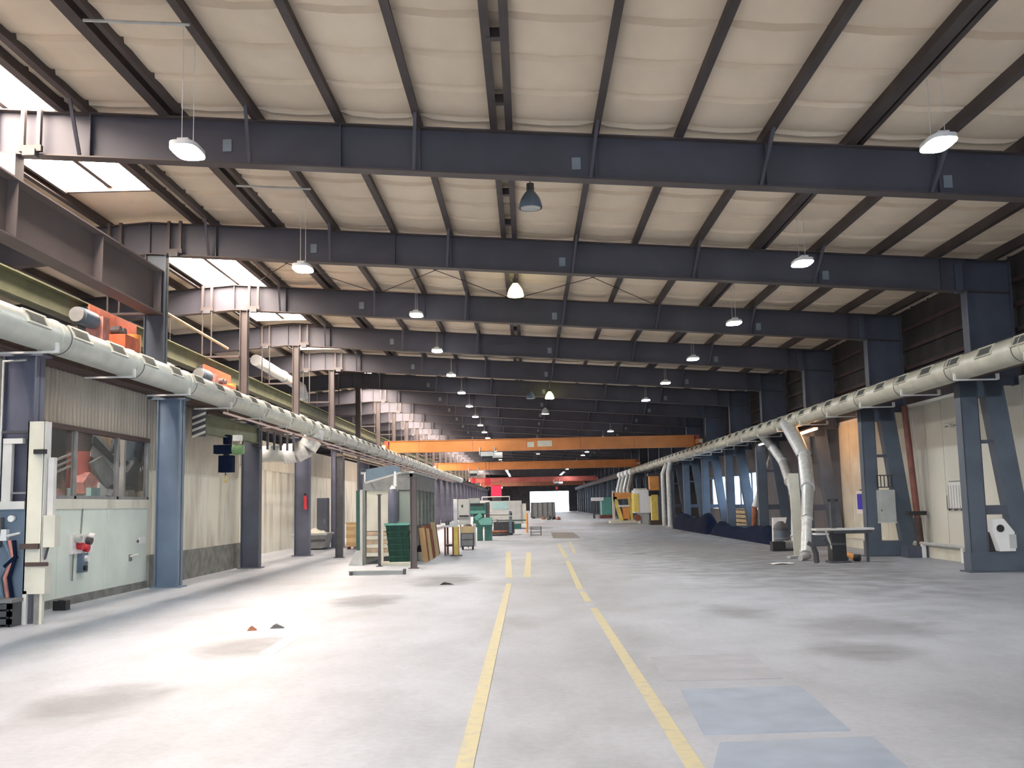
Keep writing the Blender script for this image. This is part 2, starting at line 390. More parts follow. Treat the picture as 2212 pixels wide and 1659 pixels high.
ST('wall_aisle', 'dark_wall', MB().box(17, 17.2, YA, YE, 0, 4.4).box(XR+.2, 17, YA-.2, YA, 0, 4.4).box(XR, 17.2, YE, YE+.2, 0, 4.4).box(XR+.2, 17.2, YA, YE, 4.25, 4.4))
ST('baseboard_right', 'cream', MB().box(XR-.22, XR, YB, 62, 0, .30).box(XR-.26, XR, YB, 62, .30, .34))
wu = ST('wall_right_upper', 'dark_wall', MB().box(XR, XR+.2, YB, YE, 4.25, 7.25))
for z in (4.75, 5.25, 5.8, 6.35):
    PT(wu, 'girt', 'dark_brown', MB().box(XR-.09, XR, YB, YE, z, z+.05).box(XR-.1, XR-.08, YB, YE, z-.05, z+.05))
w = ST('window_1', 'white_steel', MB().box(XR+.02, XR+.12, WY0, WY1, wz0-.05, wz0+.02).box(XR+.02, XR+.12, WY0, WY1, wz1-.03, wz1+.04))
for k in range(6):
    y = WY0+(WY1-WY0)*k/5; PT(w, 'mullion', 'dark_grey', MB().box(XR, XR+.12, y-.05, y+.05, wz0, wz1))
    if k < 5: PT(w, 'pane', 'glass_frosted', MB().box(XR+.06, XR+.07, y+.05, y+(WY1-WY0)/5-.05, wz0, wz1))
d = ST('door_1', 'mid_grey', MB().box(.4, .5, YE-.08, YE+.2, 0, 4.05).box(8.2, 8.3, YE-.08, YE+.2, 0, 4.05).box(.4, 8.3, YE-.08, YE+.2, 4.0, 4.12))
ST('ground', 'concrete_floor', MB().box(-60, 70, YE+.3, YE+90, -.3, -.05).box(-60, 70, YB-60, YB-.3, -.3, -.05).box(XR+.4, 70, YB, YA-.2, -.3, -.05))

# ---- partition wall between the two halls, under the crane runway
PX = -8.35
def ribbed(y0, y1, z0, z1, x=PX, pitch=.16):
    mb = MB(); n = int((y1-y0)/pitch)
    for k in range(n):
        y = y0+k*pitch; mb.prism([(x-.03, y), (x, y+.02), (x, y+.065), (x-.03, y+.085)], z0, z1, 'z')
    return mb.box(x-.05, x-.03, y0, y1, z0, z1)
F1, F2, F3 = FY(1), FY(2), FY(3)
wz0p, wz1p = 1.90, 3.22
wp = ST('wall_partition', 'pale_green', MB().box(PX-.12, PX, YB, F2, .12, 1.78).box(PX-.12, PX, YB, F1-.6, 1.78, 4.1))
PT(wp, 'plinth', 'plinth', MB().box(PX-.12, PX+.035, YB, F2, 0, .15))
PT(wp, 'sill_band', 'cream_stained', MB().box(PX-.12, PX+.03, F1-.6, F2, 1.72, 1.90))
PT(wp, 'cladding_sheet', 'cladding', ribbed(F1-.6, F2, 3.22, 4.2))
PT(wp, 'lintel', 'dark_brown', MB().box(PX-.1, PX+.03, F1-.6, F2, 3.15, 3.24))
for j in range(3):
    a = F1+.3+j*2.1; PT(wp, 'panel_joint', 'pale_green', MB().box(PX-.01, PX+.006, a-.02, a+.02, .15, 1.72))
PT(wp, 'plinth', 'plinth', MB().box(PX-.15, PX+.06, F2, F3+.5, 0, .70))
PT(wp, 'stained_panel', 'cream_stained', MB().box(PX-.1, PX-.01, F2, F3+.5, .70, 2.55))
PT(wp, 'cladding_sheet', 'cladding', ribbed(F2, F3+.5, 2.5, 4.2))
PT(wp, 'cream_strip', 'cream', MB().box(PX-.03, PX+.02, F2+.3, F2+.6, .7, 2.5))
# recessed wall further in
RWX = -9.9
wr = ST('wall_recess', 'cream_stained', MB().box(RWX-.15, RWX, F3+.5, 75, .0, 3.1).box(RWX, PX, F3+.45, F3+.55, 0, 4.1))
PT(wr, 'cladding_sheet', 'cladding', ribbed(F3+.5, 62, 3.1, 4.2, RWX+.02, .2))
ST('wall_recess_far', 'dark_wall', MB().box(RWX-.15, RWX, 75, YE, 0, 4.1))

# window band of the partition, with its panes
w2 = ST('window_2', 'mid_grey', MB().box(PX-.06, PX+.02, F1-.6, F2, wz0p-.02, wz0p+.06).box(PX-.06, PX+.02, F1-.6, F2, wz1p-.06, wz1p))
wy = [F1-.6, 17.6, 18.75, 20.7, 22.35]
for y in wy: PT(w2, 'mullion', 'mid_grey', MB().box(PX-.06, PX+.02, y-.04, y+.04, wz0p, wz1p))
for a, b in zip(wy[:-1], wy[1:]): PT(w2, 'pane', 'glass', MB().box(PX-.03, PX-.02, a+.04, b-.04, wz0p+.05, wz1p-.05))

# ================================================================== STEEL FRAME
raf = TH('roof_rafter', 'dark blue-grey steel roof rafter spanning the hall on the columns', 'rafter', (0, 0, 0), 'roof rafters')
EX = 10.75; DP = .74
web = MB()
for (a, b) in ((RX, EX), (XL, RX)):
    web.hexa([(a, -.008, ZT(a)-DP), (b, -.008, ZT(b)-DP), (b, .008, ZT(b)-DP), (a, .008, ZT(a)-DP), (a, -.008, ZT(a)), (b, -.008, ZT(b)), (b, .008, ZT(b)), (a, .008, ZT(a))])
PT(raf, 'web', 'rafter_steel', web)
for nm, d0, d1 in (('top_flange', -.022, -.001), ('bottom_flange', -DP-.005, -DP+.018)):
    mb = MB(); slab(mb, RX, EX, -.13, .13, d0, d1); slab(mb, XL, RX, -.13, .13, d0, d1); PT(raf, nm, 'flange_steel', mb)
for x in (-6.9, -2.87, -1.6, 1.2, 3.9, 6.6, 9.3, -8.4):
    PT(raf, 'stiffener', 'rafter_steel', MB().box(x-.012, x+.012, -.10, .10, ZT(x)-DP, ZT(x)))
for x in (-6.95, -4.22, -1.6, 1.2, 3.88, 6.55):   # braces from the bottom flange up to the purlins
    PT(raf, 'fly_brace', 'rafter_steel', MB().bar((x-.1, -.10, ZT(x)-DP+.03), (x, -.75, ZT(x)+.03), .05, .05))
for x, z in ((.89, .47), (6.75, .5), (-4.7, .42)):
    PT(raf, 'notice_plate', 'plate_grey', MB().box(x-.07, x+.07, -.03, -.012, ZT(x)-z-.1, ZT(x)-z+.1))
for x in (-7.8, -9.15):                           # hanger brackets left from an old pipe run
    mb = MB()
    for s in (-.13, .13): mb.box(x+s-.03, x+s+.03, -.22, -.14, ZT(x)-DP+.12, ZT(x)+.02)
    mb.box(x-.18, x+.18, -.22, -.14, ZT(x)-DP+.02, ZT(x)-DP+.12); hb = PT(raf, 'hanger_bracket', 'flange_steel', mb)
    PT(hb, 'clamp', 'dark_grey', MB().box(x-.10, x+.10, -.26, -.1, ZT(x)-DP-.06, ZT(x)-DP+.05))
index_kids(raf)
frames = list(range(-1, 29))
raf.location.y = FY(frames[0])
raf['label'] = 'dark steel rafter over the gate end of the hall'; raf['group'] = 'rafters at the gate'
RLAB = {0: raf['label'], 1: 'near steel rafter resting on the deep girder, before the unlit bell lamp', 2: 'steel rafter meeting the light blue column, before the glowing yellow bell lamp', 3: 'steel rafter just behind the glowing yellow bell lamp, lit pale by skylights', 4: 'steel rafter meeting the column next to the white insulated pipe'}
for k in frames[1:]:
    o = dup(raf, (0, FY(k), 0), RLAB.get(k, 'dark steel rafter far down the hall past the yellow lamp'), 'rafters at the gate' if k < 1 else 'far rafters')
    if 1 <= k <= 4: del o['group']

# columns on the ridge line
RUN0, RUN1 = 4.12, 4.62                           # crane runway beam, underside and top
def isec(x0, x1, z0, z1, hy=.15, t=.02):          # I-section column, web across the hall
    return MB().box(x0, x0+t, -hy, hy, z0, z1).box(x1-t, x1, -hy, hy, z0, z1).box(x0, x1, -.035, .0, z0, z1)
def left_column(label, lower, upper, group, up=True, shaft=(-8.22, -8.0)):
    t = TH('steel_column', label, 'column', (0, 0, 0), group)
    PT(t, 'lower_shaft', lower, isec(-8.12, -7.6, 0, RUN0-.03))
    PT(t, 'base_plate', lower, MB().box(-8.2, -7.52, -.2, .2, 0, .03))
    PT(t, 'cap_plate', lower, MB().box(-8.25, -7.5, -.17, .17, RUN0-.03, RUN0))
    if up: PT(t, 'upper_shaft', upper, isec(shaft[0], shaft[1], RUN0, ZT(-8.1)-DP, .12))
    index_kids(t); return t
c1 = left_column('blue-grey steel column hung with cables, hoses and brackets', 'column_grey', 'girder_steel', None, up=False); c1.location.y = F1
c2 = left_column('light blue painted steel column beside the window band', 'column_blue', 'column_slate', None, shaft=(-8.48, -8.02)); c2.location.y = F2
c3 = left_column('tall dark steel column with slate lower shaft behind the chain hoist', 'column_dark', 'flange_steel', None); c3.location.y = F3
c4 = left_column('dark steel column on the ridge line past the recessed wall', 'column_grey', 'flange_steel', 'ridge columns'); c4.location.y = FY(4)
for k in range(5, 29): dup(c4, (0, FY(k), 0))
for k in (-1, 0): dup(c1, (0, FY(k), 0), 'blue-grey steel column under the deep girder near the gate', 'columns near the gate')
# two-legged columns on the right
rc = TH('steel_column', 'dark slate two-legged steel column along the right wall', 'column', (0, 0, 0), 'right wall columns')
mb = MB().box(9.78, 9.80, -.16, .16, RUN0-.1, ZT(9.8)-.02).box(10.76, 10.78, -.16, .16, RUN0-.1, ZT(10.77)-.02).box(9.78, 10.78, -.02, .0, RUN0-.1, ZT(10.78)-.02)
PT(rc, 'upper_shaft', 'column_dark', mb)
PT(rc, 'knee_plate', 'column_dark', MB().box(9.6, 10.78, -.05, .05, ZT(9.8)-DP-.02, ZT(10.7)-.05))
PT(rc, 'inner_leg', 'column_slate', MB().box(9.48, 9.50, -.16, .16, .3, RUN0).box(9.84, 9.86, -.16, .16, .3, RUN0).box(9.48, 9.86, -.16, -.14, .3, RUN0))
PT(rc, 'outer_leg', 'column_slate', MB().hexa([(10.45, -.16, .3), (10.85, -.16, .3), (10.85, .16, .3), (10.45, .16, .3), (9.98, -.16, RUN0), (10.42, -.16, RUN0), (10.42, .16, RUN0), (9.98, .16, RUN0)]))
PT(rc, 'base', 'column_slate', MB().box(9.45, 10.88, -.18, .18, .03, .42))
PT(rc, 'base_plate', 'column_dark', MB().box(9.38, 10.9, -.26, .26, 0, .03))
for z in (1.22, 2.75): PT(rc, 'batten_plate', 'column_dark', MB().box(9.84, 10.66-.11*z, -.15, -.11, z, z+.2 if z < 2 else z+.08))
PT(rc, 'top_gusset', 'column_slate', MB().box(9.48, 10.4, -.16, .16, RUN0-.35, RUN0))
index_kids(rc)
rc.location.y = FY(-1); rc['label'] = 'dark slate two-legged steel column at the gate end of the hall'
CLAB = {2: 'slate two-legged column holding the white paper dispenser', 3: 'slate two-legged column carrying the narrow grey cabinet and mesh guard', 4: 'dark two-legged column behind the saw table', 5: 'two-legged column between the leaning white tube and the slim silver duct'}
for k in frames[1:]:
    o = dup(rc, (0, FY(k), 0), CLAB.get(k, rc['label'] if k < 2 else 'dark two-legged column past the navy tarpaulin on the right wall'), 'gate end columns' if k < 2 else 'far right columns')
    if k in CLAB: del o['group']

# deep girder that carries the first rafters in place of columns
gd = TH('transfer_girder', 'deep dark plate girder running lengthwise under the near rafters', 'girder', (-8.2, YB, 6.0))
GY = F2+.15
PT(gd, 'web', 'girder_steel', MB().box(-8.26, -8.24, YB, GY, 6.02, 6.98))
PT(gd, 'bottom_flange', 'girder_steel', MB().box(-8.42, -8.05, YB, GY, 6.0, 6.03))
PT(gd, 'top_flange', 'girder_steel', MB().box(-8.42, -8.05, YB, GY, 6.97, 7.0))
for y in [F1-.0, F1+3.3, F2-.2, FY(0), FY(-1), FY(-2)]: PT(gd, 'stiffener', 'girder_steel', MB().box(-8.40, -8.07, y-.015, y+.015, 6.02, 6.98))
for k in (-3, -2, -1, 0, 1): PT(gd, 'bearing_block', 'girder_steel', MB().box(-8.42, -8.06, FY(k)-.14, FY(k)+.14, 7.0, ZT(-8.2)-DP))
# crane runways
def runway(name, x, label, m='dark_brown', z0=RUN0, z1=RUN1, rail='flange_steel', cat='runway beam'):
    t = TH(name, label, cat, (x, YB, z0))
    PT(t, 'web', m, MB().box(x-.01, x+.01, YB, YE, z0, z1))
    PT(t, 'flange', m, MB().box(x-.14, x+.14, YB, YE, z0, z0+.02)); PT(t, 'flange', m, MB().box(x-.14, x+.14, YB, YE, z1-.02, z1))
    PT(t, 'rail', rail, MB().box(x-.03, x+.03, YB, YE, z1, z1+.06)); return t
runway('crane_runway', -7.82, 'dark brown crane runway beam above the partition wall')
OB('crane_walkway', 'dark walkway deck on top of the partition behind the left runway', 'walkway', 'dark_brown', MB().box(-8.72, -8.28, YB, 75, 4.2, 4.26).box(-8.72, -8.68, YB, 75, 4.26, 4.34), (-9, YB, 4.2))
runway('crane_runway', 9.50, 'dark brown crane runway beam on the two-legged columns')
orw = runway('crane_runway', -9.25, 'olive green crane runway beam in the neighbouring hall', 'olive', 5.55, 6.0, 'olive')
for k in range(2, 29):                            # rods that hang the olive runway from the rafters, with a strut to the column
    for s in (-.13, .13): PT(orw, 'hanger_rod', 'flange_steel', MB().tube([(-9.15+s, FY(k)-.18, 6.0), (-9.15+s, FY(k)-.18, ZT(-9.15)-DP+.05)], .022, 6))
    PT(orw, 'strut', 'flange_steel', MB().box(-9.3, -8.2, FY(k)-.2, FY(k)-.13, 6.0, 6.05))

# ================================================================== AIR DUCTS
def air_duct(label, X, Z, side, m, y1, ys, r=.25):
    t = TH('air_duct', label, 'duct', (X, YB, Z))
    y = YB; n = 0; seg = 3.0; off = (15.2-YB) % seg
    edges = [YB]+[YB+off+seg*k for k in range(int((y1-YB-off)/seg)+1)]+[y1]
    for a, b in zip(edges[:-1], edges[1:]):
        if b-a > .05: PT(t, 'duct_section', m, MB().tube([(X, a, Z), (X, b, Z)], r, 24, caps=(a == YB or b == y1)))
    for a in edges[1:-1]:
        PT(t, 'flange_ring', m, MB().tube([(X, a-.02, Z), (X, a+.02, Z)], r+.018, 24))
        PT(t, 'flange_ring', 'dark_grey', MB().tube([(X, a+.27, Z), (X, a+.285, Z)], r+.008, 24))
    phi = math.radians(28); c, s_ = math.cos(phi), math.sin(phi)
    rad = Vector((side*c, 0, s_)); tan = Vector((-side*s_, 0, c))
    mb = MB(); o = Vector((X, 0, Z))+rad*(r-.004)
    def plate(u0, u1, v0, v1, d0, d1):
        P = lambda u, v, d: o+Vector((0, u, 0))+tan*v+rad*d
        mb.hexa([P(u0, v0, d0), P(u1, v0, d0), P(u1, v1, d0), P(u0, v1, d0), P(u0, v0, d1), P(u1, v0, d1), P(u1, v1, d1), P(u0, v1, d1)])
    plate(-.24, .24, -.075, .075, -.02, .012)
    for k in range(7): plate(-.21+k*.066, -.195+k*.066, -.06, .06, .012, .02)
    gr = PT(t, 'grille', 'grille_dark', mb); gr.location.y = ys[0]-YB
    # the mesh is laid out about y = 0 in the world, so shift it by the parent's own offset
    gr.location.y = ys[0]
    for yk in ys[1:]: c_ = rep(t, gr, (0, yk-ys[0], 0))
    mb = MB(); o = Vector((X, 0, Z))+rad*(r-.002)
    plate(-.30, .30, -.115, -.080, -.02, .006); plate(-.30, .30, .080, .115, -.02, .006); plate(-.36, -.30, -.115, .115, -.02, .006); plate(.30, .36, -.115, .115, -.02, .006)
    fr = PT(t, 'grille_frame', m, mb); fr.location.y = ys[0]
    for yk in ys[1:]: rep(t, fr, (0, yk-ys[0], 0))
    return t, edges
dl, el = air_duct('long round grey-green air duct with vent grilles along the partition wall', -7.25, 4.33, 1, 'duct_paint', 112, [14.4+1.47*k for k in range(-17, 62)])
dr, er = air_duct('long round grey-beige air duct with vent grilles along the two-legged columns', 9.1, 4.28, -1, 'duct_paint_warm', 88, [15.2+1.47*k for k in range(-17, 42)])
for a in el[1:-1]:                                # white arms from the runway that carry the duct
    if a < 100: PT(dl, 'support_arm', 'white_steel', MB().bar((-7.86, a-.25, 4.04), (-6.97, a-.25, 4.04), .05, .03).box(-7.0, -6.96, a-.28, a-.22, 4.03, 4.18))
for a in er[1:-1]:
    if a < 86: PT(dr, 'support_arm', 'white_steel', MB().bar((8.84, a-.25, 4.0), (9.72, a-.25, 4.0), .05, .03).box(8.82, 8.86, a-.28, a-.22, 3.99, 4.14).box(9.69, 9.75, a-.28, a-.22, 4.0, 4.12))
# ends of the left duct: big silver elbow that turns into the recess
t = TH('duct_elbow', 'big silver segmented duct elbow hanging below the left air duct', 'duct', (-7.3, 34.5, 3.5))
pts = [(-7.22, 34.6, 4.28), (-7.26, 34.55, 3.98), (-7.45, 34.5, 3.68), (-7.80, 34.5, 3.52), (-8.2, 34.5, 3.50)]
for k, (a, b) in enumerate(zip(pts[:-1], pts[1:])):
    PT(t, 'elbow_segment', 'galvanised_bright', MB().tube([a, b], .33, 18)); 
    PT(t, 'seam_ring', 'galvanised', MB().tube([Vector(b)-(Vector(b)-Vector(a)).normalized()*.02, Vector(b)+(Vector(b)-Vector(a)).normalized()*.02], .345, 18))
PT(t, 'outlet_tube', 'light_grey', MB().tube([(-8.2, 34.5, 3.5), (-9.3, 34.5, 3.5)], .27, 18))
PT(t, 'outlet_box', 'mid_grey', MB().box(-9.9, -9.2, 34.1, 34.9, 3.15, 3.85))

# silver down pipes on the right
t = TH('down_duct', 'wide silver duct bending down from the right air duct to the saw', 'duct', (7.4, 27.6, 0))
P = [aX(1700, 915, 9.0), aY(1738, 985, 31.5), aY(1745, 1055, 29.5), aY(1743, 1120, 28.5), aY(1741, 1195, 27.8)]
PT(t, 'sloping_tube', 'galvanised', MB().tube([P[0], P[1]], [.24, .22], 18)); PT(t, 'collar', 'dark_grey', MB().tube([P[1]+Vector((0, 0, .04)), P[1]-Vector((0, 0, .04))], .235, 18))
PT(t, 'upper_tube', 'galvanised_bright', MB().tube([P[1], P[2]], .20, 18)); PT(t, 'middle_tube', 'galvanised', MB().tube([P[2], P[3]], [.17, .15], 16))
PT(t, 'lower_tube', 'galvanised_bright', MB().tube([P[3], P[4]], .14, 16)); PT(t, 'collar', 'white_steel', MB().tube([P[3]+Vector((0, 0, .03)), P[3]-Vector((0, 0, .05))], .165, 16))
PT(t, 'foot_elbow', 'galvanised', MB().tube([P[4], (P[4].x, P[4].y, .12), (P[4].x-.25, P[4].y-.35, .07)], [.13, .11, .07], 14))
t = TH('down_duct', 'slim silver duct with two bends dropping to the dust collector', 'duct', (7.9, 33, 0))
P = [aX(1642, 935, 9.0), aY(1668, 965, 39.5), aY(1693, 1000, 38.0), aY(1706, 1040, 36.5), aY(1714, 1065, 35.2), aY(1714, 1160, 33.0)]
for k, (a, b) in enumerate(zip(P[:-1], P[1:])):
    PT(t, 'tube_section', 'galvanised_bright' if k % 2 else 'galvanised', MB().tube([a, b], [.17, .17, .18, .13, .08][k], 14))
    PT(t, 'collar', 'white_steel', MB().tube([b+(a-b).normalized()*.05, b-(a-b).normalized()*.03], [.19, .19, .20, .16, .10][k], 14))
PT(t, 'drop_pipe', 'white_steel', MB().tube([P[5], (P[5].x, P[5].y, .0)], .07, 12))
t = TH('sprinkler_pipe', 'thin pale pink pipe hung on rods below the left air duct', 'pipe', (-7.05, 23.6, 3.9))
PT(t, 'pipe_run', 'pipe_pink', MB().tube([(-7.05, 23.6, 3.90), (-7.05, 100, 3.90)], .028, 8)); PT(t, 'pipe_run', 'pipe_pink', MB().tube([(-7.22, 36.8, 3.84), (-7.22, 100, 3.84)], .022, 8))
for k in range(26): PT(t, 'rod', 'galvanised', MB().tube([(-7.05, 24+2.95*k, 3.9), (-7.12, 24+2.95*k, 4.10)], .010, 5))
t = TH('cable_basket', 'pale cable basket hung below the runway before the booth', 'cable tray', (-6.95, 38, 3.6))
PT(t, 'basket', 'cloth_beige', MB().box(-7.1, -6.85, 38, 78, 3.55, 3.58).box(-7.1, -7.08, 38, 78, 3.55, 3.68).box(-6.87, -6.85, 38, 78, 3.55, 3.68))
for k in range(14): PT(t, 'hanger', 'galvanised', MB().tube([(-6.97, 38.3+2.95*k, 3.56), (-7.1, 38.3+2.95*k, 4.12)], .015, 5))
# insulated pipe in the neighbouring hall, above the runway
t = TH('vent_pipe', 'white insulated pipe with an elbow in the neighbouring hall', 'pipe', (-9.8, 44, 5))
PT(t, 'sloping_run', 'plastic_white', MB().tube([(-9.9, 37.0, 7.10), (-9.9, 44.6, 6.95)], .21, 16)); PT(t, 'coupling', 'galvanised', MB().tube([(-9.9, 41.0, 7.03), (-9.9, 41.3, 7.02)], .235, 16))
PT(t, 'drop_run', 'galvanised_bright', MB().tube([(-9.9, 44.6, 6.95), (-9.9, 45.0, 6.6), (-9.9, 45.0, 4.2)], .21, 16))
PT(t, 'coupling', 'galvanised', MB().tube([(-9.9, 45, 6.3), (-9.9, 45, 6.2)], .235, 16))
OB('gas_pipe', 'thin yellow pipe running lengthwise between two ridge columns', 'pipe', 'wood_pale', MB().tube([(-8.62, F2+.1, 6.42), (-8.62, F3+.1, 6.30)], .035, 10), (-8.62, F2, 6.4))

# ================================================================== LIGHTS
def led_fixture(label, group, wl):
    t = TH('led_high_bay', label, 'lamp', (0, 0, 0), group)
    ov = lambda r: [(.18*r*math.copysign(abs(math.cos(a))**.6, math.cos(a)), .31*r*math.copysign(abs(math.sin(a))**.6, math.sin(a))) for a in [2*math.pi*k/20 for k in range(20)]]
    PT(t, 'housing', 'plastic_white', MB().prism(ov(1), .012, .07, 'z').box(-.07, .07, -.2, .2, .07, .13))
    PT(t, 'lens', 'led', MB().prism(ov(.985), .0, .012, 'z'))
    for y in (-.22, .22): PT(t, 'wire', 'white_steel', MB().tube([(0, y, .11), (0, y, wl)], .005, 5))
    index_kids(t); return t
la = led_fixture('glowing white high-bay lamp on two long wires near the ridge skylights', 'lamps near the ridge skylights', 1.645)
la.location = (-4.28, 12.6, 6.22)
for y in (19.2, 5.8, -1.0, -7.5): dup(la, (-4.24, y, 6.22))
lb = led_fixture('glowing white high-bay lamp hung high in the long row left of the ridge purlin pair', 'lamps of the long left row', .86)
lb.location = (-3.0, 28.0, 6.93)
for k in range(1, 26):
    dup(lb, (-3.0-.012*k, 28.0+6.72*k, 6.93), 'glowing white high-bay lamp hung high in the long row left of the ridge purlin pair', 'lamps of the long left row')
lc = led_fixture('glowing white high-bay lamp in the row toward the two-legged columns', 'lamps of the right row', 1.0)
lc.location = (5.45, 12.9, 6.18)
for k in range(-2, 24):
    if k in (-1, 0, 6, 7, 10, 11, 14, 17, 20): continue
    dup(lc, (5.45, 12.9+6.62*k, 6.18), 'glowing white high-bay lamp in the row toward the two-legged columns', 'lamps of the right row')
ld = led_fixture('glowing white high-bay lamp in the neighbouring hall past the runway', 'lamps of the neighbouring hall', 1.82)
ld.location = (-11.4, 32.0, 6.2)
for y in (43.8, 55.5, 67, 20, 8, -4): dup(ld, (-11.4, y, 6.2), 'glowing white high-bay lamp in the neighbouring hall past the runway', 'lamps of the neighbouring hall')
def bell(label, glow, loc, group=None):
    t = TH('bell_lamp', label, 'lamp', loc, group); x, y, z = loc
    PT(t, 'reflector', 'machine_blue' if not glow else ('halide_shade' if glow == 'halide' else 'light_grey'), MB().tube([(x, y, z+zz) for r, zz in BELLP], [r for r, zz in BELLP], 20, caps=False))
    PT(t, 'ballast', 'dark_grey', MB().tube([(x, y, z+.34), (x, y, z+.47)], .07, 12))
    PT(t, 'lens', glow or 'light_grey', MB().tube([(x, y, z+.0), (x, y, z+.03)], .185, 20))
    PT(t, 'bulb', glow or 'plastic_white', MB().tube([(x, y, z+.03), (x, y, z+.10), (x, y, z+.16)], [.05, .09, .05], 12))
    PT(t, 'hook_rod', 'dark_grey', MB().tube([(x, y, z+.47), (x, y, ZT(x)+.17)], .01, 6)); return t
BELLP = [(.21, 0), (.215, .02), (.20, .10), (.17, .19), (.12, .27), (.07, .33), (.065, .36)]
bell('dark bell-shaped lamp, unlit, hanging beside the double purlin', None, (.17, 18.2, 7.03))
bell('unlit dark bell-shaped lamp far down the hall beside a glowing yellow one', None, (.25, 48.2, 6.60))
bell('glowing yellow bell lamp lighting the roof between the second and third rafters', 'halide', (-.2, 26.0, 7.0))
bell('glowing yellow-green bell lamp halfway down the hall above the crane', 'halide', (1.15, 48.2, 6.58))
bell('dim bell lamp hanging right above the nearest orange crane', 'halide_dim', (1.06, 55.0, 6.45))
bell('small pale lamp seen between two orange crane bridges', 'halide_dim', (1.2, 108, 6.85))
t = TH('infrared_heater', 'glowing orange bar heater fixed under the right air duct', 'heater', (9.3, 31, 3.7))
a, b = aX(1727, 938, 9.55), aX(1764, 926, 9.55)
PT(t, 'reflector', 'dark_brown', MB().bar(a+Vector((0, 0, .07)), b+Vector((0, 0, .07)), .16, .05)); PT(t, 'heating_bar', 'heater_glow', MB().tube([a, b], .035, 10))
for e in (a, b): PT(t, 'hanger', 'dark_grey', MB().tube([e+Vector((0, 0, .08)), Vector((e.x, e.y, 4.14))], .012, 6))
t = TH('tube_lamp', 'pale tube lamp fixed under the right runway past the slim duct', 'lamp', (9.5, 40, 3.8))
a, b = aX(1634, 963, 9.6), aX(1655, 957, 9.6)
PT(t, 'tube', 'tube_glow', MB().tube([a, b], .03, 8)); PT(t, 'holder', 'white_steel', MB().bar(a+Vector((0, 0, .05)), b+Vector((0, 0, .05)), .08, .04))
PT(t, 'hanger', 'dark_grey', MB().tube([(a+b)/2+Vector((0, 0, .06)), Vector((a.x, (a.y+b.y)/2, 4.14))], .012, 6))

# ================================================================== OVERHEAD CRANES
def crane(label, Y, m, hx, plates=True, hookz=3.4):
    t = TH('bridge_crane', label, 'crane', (0, Y, RUN1+.06))
    z0, z1 = 4.64, 5.24
    gdr = PT(t, 'bridge_girder', m, MB().box(-7.66, 9.34, Y-.2, Y-.18, z0, z1).box(-7.66, 9.34, Y+.18, Y+.2, z0, z1).box(-7.9, 9.6, Y-.25, Y+.25, z1, z1+.03).box(-7.66, 9.34, Y-.25, Y+.25, z0-.03, z0))
    for x in range(-6, 9, 3): PT(gdr, 'seam', 'crane_red', MB().box(x-.01, x+.01, Y-.206, Y-.2, z0, z1))
    for x in (-7.82, 9.50):
        e = PT(t, 'end_carriage', m, MB().box(x-.13, x+.13, Y-1.3, Y+1.3, 4.74, 5.0)); PT(t, 'end_plate', 'crane_red', MB().box(x-.12, x+.12, Y-.35, Y+.35, 5.0, 5.24))
        for dy in (-1.05, 1.05): PT(e, 'wheel', 'dark_grey', MB().tube([(x-.05, Y+dy, 4.80), (x+.05, Y+dy, 4.80)], .12, 14))
        PT(e, 'buffer', 'white_steel', MB().box(x-.08, x+.08, Y-1.42, Y-1.3, 4.78, 4.95))
    if plates:
        PT(t, 'rating_plate', 'cream', MB().box(.05, .42, Y-.215, Y-.2, 4.78, 5.06)); PT(t, 'rating_plate', 'cream', MB().box(.62, 1.42, Y-.215, Y-.2, 4.80, 5.12))
    tr = PT(t, 'trolley', 'light_grey', MB().box(hx-.35, hx+.35, Y-.45, Y+.45, 4.32, 4.56).box(hx-.45, hx-.39, Y-.3, Y+.3, 4.4, 4.82).box(hx+.39, hx+.45, Y-.3, Y+.3, 4.4, 4.82))
    PT(t, 'hoist_motor', 'plastic_white', MB().tube([(hx+.3, Y-.2, 4.38), (hx+.85, Y-.2, 4.38)], .16, 14)); PT(tr, 'drum', 'dark_grey', MB().tube([(hx-.3, Y, 4.25), (hx+.3, Y, 4.25)], .14, 14))
    for dx in (-.1, .1): PT(t, 'cable', 'dark_grey', MB().tube([(hx+dx, Y, 4.2), (hx+dx, Y, hookz)], .012, 5))
    hk = PT(t, 'hook_block', 'hook_red', MB().box(hx-.16, hx+.16, Y-.08, Y+.08, hookz-.4, hookz))
    PT(hk, 'hook', 'dark_grey', MB().tube([(hx, Y, hookz-.4), (hx, Y, hookz-.5), (hx+.09, Y, hookz-.58), (hx+.02, Y, hookz-.68), (hx-.08, Y, hookz-.6)], .025, 8))
    return t
crane('bright orange bridge crane nearest the green machine, with two cream plates', 57, 'crane_orange', -2.2, True, 3.1)
crane('orange bridge crane with a seamed girder behind the nearest one', 88, 'crane_orange', -4.6, False, 3.9)
crane('dull red bridge crane farthest down the hall', 140, 'crane_red', 4.0, False, 3.9)
crane('rust-brown bridge crane seen just above the bright far door', 172, 'rust', -5.0, False, 4.0)
